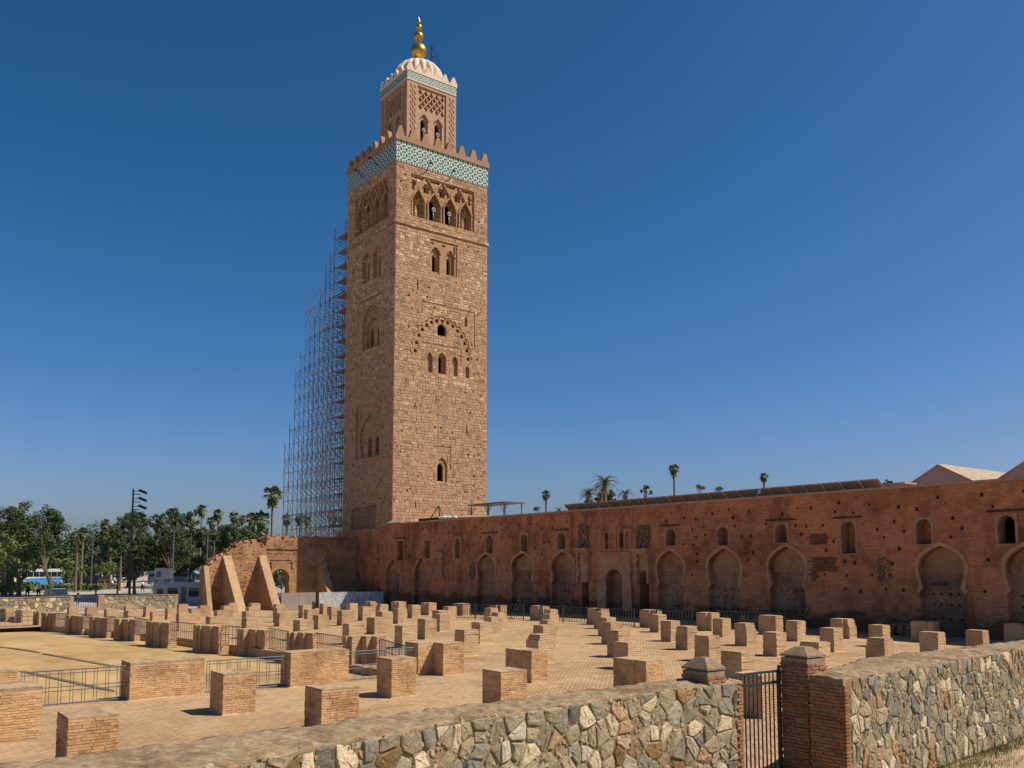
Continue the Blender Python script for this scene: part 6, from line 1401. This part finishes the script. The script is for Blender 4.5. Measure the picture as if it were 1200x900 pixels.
def date_palm(x, y, z, r, lab, seed, nf=34, z0=0):
    rr = random.Random(seed); t = thing('date_palm', (x,y,z0), lab, 'palm tree', 'feathery date palms')
    mb = MB(); mb.tube([(x,y,z0-.3),(x+.1,y,z0+(z-z0)*.5),(x,y,z)], [.32,.26,.3], 0, 8); mb.build('trunk', M['palm_bark'], t)
    for q in range(nf):
        mb = MB(); a = 2*math.pi*(q/nf*2.618*3)+rr.uniform(-.2,.2); el = rr.uniform(-.25,1.35); L = r*rr.uniform(.85,1.12); h = Vector((math.cos(a),math.sin(a),0)); prev = Vector((x,y,z)); side = Vector((-h.y,h.x,0)); v = el
        K = 9
        for k in range(K):
            d = h*math.cos(v)+Vector((0,0,math.sin(v))); nx_ = prev+d*L/K; mb.bar(prev, nx_, .03*(1-k/K)+.008, 0, 3)
            for s in (-1,1):
                for w in (0,.5):
                    b = prev+(nx_-prev)*w; ll = L*.24*(1-.55*(k/K))*(1 if k > 0 else .5); e = (side*s*.85+d*.75+Vector((0,0,-.12))).normalized(); tip = b+e*ll; wd_ = d*.045*r/2.2
                    mb.poly([b-wd_, b+wd_, tip])
            prev = nx_; v -= (.16+.05*rr.random())*(1 if el > .3 else .8)
        mb.build('frond', M['palm_leaf'], t)
    mb = MB()
    for q in range(10): a = rr.uniform(0,6.28); p = Vector((x,y,z-.2)); tip = p+Vector((math.cos(a)*.5,math.sin(a)*.5,-rr.uniform(.6,1.3))); mb.bar(p, tip, .05, 0, 4, .12)
    mb.build('date_cluster', M['palm_dead'], t)
PH = DATA['phx']
for (x,y,z,r), lab, s in zip(PH, ('tall feathery date palm rising behind the brick wall, largest of its trio','lower date palm left of the tall one behind the brick wall','small upright date palm right of the tall one behind the brick wall','tip of a low palm behind the wall left of the solar panels','date palm at the far left edge of the picture','low young date palm at the bottom of the left edge trees'), range(6)):
    date_palm(x, y, z, r, lab, 300+s, 34 if s < 2 else 22)
for i, (x, y, z) in enumerate(DATA['shrub']):
    rr = random.Random(400+i); t = thing('bare_shrub', (x,y,0), ['bare grey twiggy treetop behind the solar panels, left one','bare grey twiggy treetop behind the solar panels, right one','leafless branching tree among the far trees at left'][i], 'tree', 'twiggy bare trees'); mb = MB(); lf = MB()
    def grow(p, d, L, r, k):
        q = p+d*L; mb.bar(p, q, r, 0, 4, r*.7)
        if k == 0:
            for _ in range(5): e = rdir(rr)*.22; c = q+e; a = rdir(rr)*.09; b = rdir(rr)*.09; lf.poly([c-a, c+b, c+a, c-b])
            return
        for _ in range(3): grow(q, (d+rdir(rr)*.62+Vector((0,0,.12))).normalized(), L*.66, r*.62, k-1)
    top = z; mb.tube([(x,y,-.2),(x,y,top-2.6)], [.2,.13], 0, 6)
    grow(Vector((x,y,top-2.6)), Vector((0,0,1)), 1.1, .09, 4)
    mb.build('branches', M['twig'], t); lf.build('sparse_leaves', M['twig'] if i < 2 else M['leaf_olive'], t)
hd = random.Random(8)
def hedge(p, q, w, h, lab, seed):
    r = random.Random(seed); mb = MB(); p = Vector((p[0],p[1])); q = Vector((q[0],q[1])); L = (q-p).length
    for _ in range(int(L*w*140)):
        t = r.random(); c = p+(q-p)*t; x = c.x+r.uniform(-w,w)/2; y = c.y+r.uniform(-w,w)/2; z = h*r.uniform(.05,1)**.5+.12*MN.noise((x,y,0)); s = r.uniform(.15,.32); a = rdir(r)*s; b = rdir(r)*s*.7
        mb.poly([(x-a.x,y-a.y,z-a.z),(x+b.x,y+b.y,z+b.z),(x+a.x,y+a.y,z+a.z),(x-b.x,y-b.y,z-b.z)])
    tag(mb.build('hedge', M['leaf_mid']), lab, 'hedge', 'clipped hedges along the street')
hedge((-147.5,24),(-149,29.8),1.6,1.0,'low clipped green hedge below the blue bus',1); hedge((-149,30.5),(-148.3,33.2),1.6,1.0,'low clipped green hedge left of the yellow taxi',2)
hedge((-136,17),(-139,21.5),3,1.6,'rough dark bushes at the far left edge of the street',3)

mb = crown([(-228+ (i*13)%11, 14+i*5.2, 3.8+((i*7)%5)*.8, 4.8+((i*5)%4)*.8) for i in range(34)], 95, .75, 900)
tag(mb.build('distant_trees', M['leaf_dark']), kind='stuff')
# ------------------------------------------------------------------ street: poles, vehicles, people
def lamp_mast(x, y, h, lab):
    t = thing('floodlight_mast', (x,y,0), lab, 'lamp mast'); mb = MB(); mb.tube([(x,y,-.1),(x,y,h)], [.15,.1], 0, 10); mb.build('pole', M['iron'], t)
    rx, ry = math.sin(R(37.1)), math.cos(R(37.1))
    for k in range(4):
        z = h-.5-k*.95; mb = MB(); px, py = x+rx*.9, y+ry*.9; mb.bar((x,y,z-.15),(px,py,z-.2),.05,0,5); mb.bar((x,y,z+.2),(px,py,z+.25),.04,0,5); a = mb.build('arm', M['iron'], t)
        mb = MB(); c = Vector((x+rx*1.2, y+ry*1.2, z+.15)); u = Vector((rx,ry,-.42)).normalized(); s_ = Vector((-ry,rx,0)); w = u.cross(s_)
        mb.hexa([c+u*i*.5+s_*j*.3+w*kk*.14 for kk in (-1,) for i,j in ((-1,-1),(1,-1),(1,1),(-1,1))]+[c+u*i*.42+s_*j*.26+w*.16 for i,j in ((-1,-1),(1,-1),(1,1),(-1,1))]); mb.build('floodlight_head', M['iron'], a)
lamp_mast(-117.0,29.6,13.4,'tall black mast with four stacked floodlights on its right side')
def pole(x, y, h, r, lab, m='iron', arm=0):
    mb = MB(); mb.tube([(x,y,-.1),(x,y,h)], [r,r*.75], 0, 8)
    if arm: mb.bar((x,y,h-.1),(x+.5*arm,y+.9*arm,h+.15),.05); mb.bar((x,y,h-.1),(x-.5*arm,y-.9*arm,h+.15),.05)
    tag(mb.build('pole', M[m]), lab, 'pole', 'street poles and posts')
pole(-112.4,27.1,4.4,.11,'thin black post just left of the floodlight mast'); pole(-133,18.5,5.6,.17,'dark post at the far left in front of the green trees')
pole(-101.5,36.8,4.4,.13,'dark post left of the ruined wall beside the white site cabin',arm=.9); pole(-146,29.3,5.8,.2,'brown post between the hedges','palm_bark'); pole(-150,36.5,5.4,.17,'brown post right of the yellow taxi','palm_bark')
pole(-140,41.5,9.0,.15,'grey street lamp right of the floodlight mast','iron_grey',1); pole(-150,50,9.2,.15,'grey street lamp behind the billboard','iron_grey',1); pole(-158,34,9.5,.14,'double-armed street lamp above the bus','iron_grey',1.6); pole(-135,46,7.6,.14,'grey street lamp before the dark trees left of the ruin','iron_grey',1)
def car(x, y, az, L, Wd, H, col, lab, kind='car', extra=None):
    zg = street_z(x); t = thing(kind, (x,y,0), lab, extra or 'car', 'vehicles parked and passing on the street'); ca, sa = math.cos(az), math.sin(az)
    U = Vector((ca,sa,0)); V_ = Vector((-sa,ca,0)); O = Vector((x,y,0))
    b = .62*H; prof = [(-L/2,.35),(-L/2+.05,b*.95),(-L*.36,b*1.05),(L*.28,b*1.02),(L/2-.05,b*.85),(L/2,.35),(L/2-.1,.22),(-L/2+.1,.22)]
    mb = MB(); mb.extrude_face(O-V_*Wd/2, U, Z, V_, prof, Wd); mb.build('body', col, t)
    g = [(-L*.40,b),(-L*.30,H),(L*.12,H),(L*.27,b)] if H < 1.75 else [(-L*.47,b),(-L*.45,H),(L*.2,H),(L*.33,b)]
    mb = MB(); w2 = Wd*.86; mb.extrude_face(O-V_*w2/2, U, Z, V_, g, w2); gl = mb.build('window_band', M['glass'], t)
    mb = MB(); e = .03; mb.extrude_face(O-V_*w2*.5+Vector((0,0,H-.03)), U, Z, V_, [(g[1][0],0),(g[2][0],0),(g[2][0]-.05,.07),(g[1][0]+.05,.07)], w2); 
    for px in (g[1][0]*.5+g[2][0]*.5,):
        for s in (-1,1): mb.bar(O+U*px+V_*s*w2*.5+Z*b, O+U*px+V_*s*w2*.49+Z*H, .05)
    for (p0,z0_),(p1,z1_) in ((g[0],g[1]),(g[3],g[2])):
        for s in (-1,1): mb.bar(O+U*p0+V_*s*w2*.49+Z*z0_, O+U*p1+V_*s*w2*.48+Z*z1_, .05)
    mb.build('roof', col, t)
    for sx in (-.31,.31):
        for s in (-1,1):
            c = O+U*L*sx+V_*s*(Wd/2-.08)+Z*.33; mb = MB(); mb.bar(c-V_*.12, c+V_*.12, .33, 0, 14); wh = mb.build('wheel', M['tyre'], t)
            mb = MB(); mb.bar(c-V_*.125, c+V_*.125, .18, 0, 10); mb.build('rim', M['steel'], wh)
    for s in (-1,1):
        mb = MB(); mb.extrude_face(O+U*(L/2-.06)+V_*(s*Wd*.36-.15)+Z*(b*.66), V_, Z, U, [(0,0),(.3,0),(.3,.16),(0,.16)], .05); mb.build('headlight', M['steel'], t)
    t.location.z = zg
    return t
CY = mat_paint('taxi_yellow_paint', (.62,.42,.06)); CB = mat_paint('dark_blue_paint', (.03,.06,.13)); CK = mat_paint('black_paint', (.02,.02,.025)); CW = mat_paint('white_vehicle_paint', (.68,.68,.66)); CC = mat_paint('bus_blue_paint', (.05,.32,.60)); CS = mat_paint('light_blue_paint', (.16,.26,.40))
aw = math.atan2(.80,.60)   # across the view
car(-161.6,37.6,aw,4.4,1.75,1.5,CY,'yellow taxi, nearest and largest, in front of the dark van','taxi','taxi')
car(-182,38.4,aw+.4,4.3,1.75,1.45,CY,'small distant pale yellow taxi left of the dark van','taxi','taxi')
car(-174.0,37.6,aw,4.9,1.95,2.1,CK,'black high-roofed van behind the yellow taxi','van','van')
car(-113.6,20.9,aw-.75,4.3,1.8,1.72,CB,'dark blue station wagon behind the far stone wall','parked_car','car')
car(-113.8,10.6,aw+.1,4.4,1.8,1.55,CS,'light blue car cut by the left picture edge','parked_car','car')
car(-160.0,56.0,aw,4.6,1.8,1.6,CS,'blue-grey car below the dark trees left of the ruin','parked_car','car')
car(-150.0,64.5,aw,4.6,1.8,1.6,CB,'dark car glimpsed through the ruined gateway','parked_car','car')
def bus(x, y, az, L, H, col_lo, lab):
    t = thing('bus', (x,y,0), lab, 'bus', 'buses on the street'); U = Vector((math.cos(az),math.sin(az),0)); V_ = Vector((-U.y,U.x,0)); O = Vector((x,y,0)); Wd = 2.5
    mb = MB(); mb.extrude_face(O-V_*Wd/2, U, Z, V_, [(-L/2,.4),(-L/2,H-.3),(-L/2+.3,H),(L/2-.4,H),(L/2,H-.5),(L/2,.4)], Wd); mb.build('body', CW if col_lo is CC else col_lo, t)
    for s in (-1,1):
        mb = MB(); o = O+V_*s*(Wd/2-.02); mb.extrude_face(o, U, Z, V_*s, [(-L*.48,.45),(L*.1,.45),(L*.34,1.5),(-L*.48,1.75)] if s else [], .04); mb.build('blue_panel', col_lo, t)
        for q in range(7):
            mb = MB(); a = -L*.46+q*L*.115; mb.extrude_face(o, U, Z, V_*s, [(a,1.85),(a+L*.105,1.85),(a+L*.105,H-.55),(a,H-.55)], .05); mb.build('window', M['glass'], t)
        for px in (-.3,.3):
            c = O+U*L*px+V_*s*(Wd/2-.12)+Z*.48; mb = MB(); mb.bar(c-V_*.16, c+V_*.16, .48, 0, 14); mb.build('wheel', M['tyre'], t)
    mb = MB(); mb.extrude_face(O+U*(L/2-.02)-V_*Wd*.44, V_, Z, U, [(0,1.1),(Wd*.88,1.1),(Wd*.88,H-.6),(0,H-.6)], .05); mb.build('windscreen', M['glass'], t)
    mb = MB(); mb.extrude_face(O-U*(L/2+.0)-V_*Wd*.44, V_, Z, -U, [(0,1.5),(Wd*.88,1.5),(Wd*.88,H-.7),(0,H-.7)], .05); mb.build('rear_window', M['glass'], t)
bus(-186,31.0,aw+math.pi+.55,8.5,3.3,CC,'white and blue coach parked at the far left behind the trees')
bus(-176,52.5,aw,9,2.9,CS,'blue-grey bus half hidden right of the billboard')
# billboard and site cabin
bb = thing('billboard', (-133,36,0), 'small white billboard on posts before the dark trees right of the floodlight mast', 'billboard')
fx, fy = .60, .80
mb = MB(); O = Vector((-136.6,38.0,0)); U = Vector((fx,fy,0)); N_ = Vector((.8,-.6,0))
mb.extrude_face(O, U, Z, N_, [(0,2.0),(1.6,2.0),(1.6,3.55),(0,3.55)], .12); mb.extrude_face(O, U, Z, N_, [(1.66,2.0),(2.4,2.0),(2.4,3.5),(1.66,3.5)], .12); mb.build('board', mat_paint('billboard_grey', (.30,.31,.33), .5), bb)
mb = MB(); mb.extrude_face(O, U, Z, N_, [(.35,2.3),(.95,2.3),(.95,3.1),(.35,3.1)], .135); mb.build('printed_picture', M['iron_grey'], bb)
for s in (.1,1.5,2.3): mb = MB(); p = O+U*s; mb.bar(p, p+Z*2.1, .06); mb.build('post', M['iron_grey'], bb)
cb = thing('site_cabin', (-112,33,0), 'white site cabin with windows and a blue door beside the left end of the ruin', 'cabin')
O = Vector((-110.5,30.6,-.75)); U = Vector((.60,.80,0)); N_ = Vector((.80,-.60,0)); 
mb = MB(); mb.extrude_face(O-N_*2.4, U, Z, N_, [(0,0),(6.6,0),(6.6,2.62),(0,2.62)], 2.4); mb.build('cabin_body', mat_paint('cabin_white', (.30,.34,.38), .5), cb)
for a, b, c, d, n_, m_ in ((.5,1.2,.5,1.5,'window','glass'),(1.7,2.9,.7,1.6,'window','glass'),(3.3,3.9,0,1.75,'door','iron_grey'),(4.2,5.4,.7,1.6,'window','glass'),(5.7,6.3,.4,1.6,'window','glass')):
    mb = MB(); mb.extrude_face(O, U, Z, N_, rect(a,b,c+.35,d+.45), .04); w = mb.build(n_, M[m_], cb)
mb = MB(); mb.extrude_face(O-N_*2.5, U, Z, N_, [(-.1,2.62),(6.7,2.62),(6.7,2.72),(-.1,2.72)], 2.65); mb.build('cabin_roof', bpy.data.materials['cabin_white'], cb)

def skin_body(name, verts, edges, rad, mat, parent, sub=1):
    me = bpy.data.meshes.new(name); me.from_pydata([tuple(v) for v in verts], edges, []); o = bpy.data.objects.new(name, me); COL.objects.link(o); me.materials.append(mat)
    o.parent = parent; s = o.modifiers.new('skin', 'SKIN'); s.use_smooth_shade = True
    for i, r in enumerate(rad): me.skin_vertices[0].data[i].radius = (r, r)
    me.skin_vertices[0].data[0].use_root = True
    if sub: m = o.modifiers.new('sub', 'SUBSURF'); m.levels = sub; m.render_levels = sub
    return o
def person(x, y, az, shirt, trouser, hair, lab, stride=.18, h=1.72, z=0.0, arm=.1):
    z = street_z(x)+z; t = thing('person', (x,y,z), lab, 'person', 'people out on the street'); t.rotation_euler = (0,0,az); k = h/1.72
    # local: +x forward, +y left
    V = [(0,0,.94),(0,0,1.15),(0,0,1.38),(0,0,1.48),(.02,0,1.62),(.02,0,1.68),
         (0,.1,.9),(stride*.5,.11,.5),(stride,.11,.08),(stride+.14,.11,.03),(0,-.1,.9),(-stride*.3,-.11,.5),(-stride,-.11,.1),(-stride+.13,-.11,.03),
         (0,.18,1.38),(-arm,.24,1.12),(-arm+.1,.25,.86),(-arm+.13,.25,.78),(0,-.18,1.38),(arm,-.24,1.12),(arm+.12,-.25,.88),(arm+.16,-.25,.8)]
    E = [(0,1),(1,2),(2,3),(3,4),(4,5),(0,6),(6,7),(7,8),(8,9),(0,10),(10,11),(11,12),(12,13),(2,14),(14,15),(15,16),(16,17),(2,18),(18,19),(19,20),(20,21)]
    Rr = [.14,.135,.15,.055,.095,.075,.09,.06,.04,.035,.09,.06,.04,.035,.06,.045,.035,.035,.06,.045,.035,.035]
    V = [tuple(c*k for c in v) for v in V]
    skin_body('body', V, E, Rr, M['skin'], t)
    sv = [0,1,2,14,15,18,19]; mp = {v:i for i, v in enumerate(sv)}
    skin_body('shirt', [V[i] for i in sv], [(mp[a],mp[b]) for a,b in E if a in mp and b in mp], [Rr[i]*1.16+.008 for i in sv], shirt, t)
    tv = [0,6,7,8,10,11,12]; mp = {v:i for i, v in enumerate(tv)}
    skin_body('trousers', [V[i] for i in tv], [(mp[a],mp[b]) for a,b in E if a in mp and b in mp], [Rr[i]*1.2+.012 for i in tv], trouser, t)
    mb = MB(); sphere(mb, (0,0,0), .115*k, 10, .9); o = mb.build('hair', hair, None, True); o.parent = t; o.location = (-.01, 0, 1.695*k)
    return t
c_w, c_k, c_b, c_t, c_g = cloth('white_cotton', (.7,.7,.68)), cloth('black_cloth', (.02,.02,.025)), cloth('denim', (.05,.08,.16)), cloth('tan_cloth', (.4,.3,.2)), cloth('grey_cloth', (.2,.2,.21)); HB = cloth('dark_hair', (.02,.015,.012))
c_y = cloth('yellow_cloth', (.6,.45,.05))
person(-141.6,37.7,.9,c_w,c_k,HB,'person in a white shirt and black trousers walking right of the floodlight mast')
person(-139.0,38.4,2.4,c_w,c_t,HB,'person in pale clothes walking behind the one in the white shirt',.12)
person(-137.7,38.9,2.0,c_t,c_t,HB,'person in tan clothes nearest the billboard',.1)
person(-124.9,20.9,.5,c_w,c_k,HB,'person in a white top and dark trousers behind the far left wall')
person(-125.7,19.8,3.5,c_k,c_k,HB,'person all in dark clothes beside the one in the white top')
person(-126.2,27.8,1.4,c_b,c_g,HB,'person in dark blue near the small gate opening, farther one',.05)
person(-111.0,22.6,4.2,c_k,c_b,HB,'person in black standing at the small gate opening',.08,1.75,0)
person(-168.0,31.5,.9,c_y,c_b,HB,'person in a yellow top before the coach',.1)
person(-168.8,30.6,2.9,c_g,c_b,HB,'person in grey before the coach',.1)
person(-150.5,44.5,.9,c_y,c_k,HB,'person in a yellow top right of the billboard',.1)
person(-156.0,36.8,3.9,c_w,c_b,HB,'person in white left of the floodlight mast, farther away',.15)
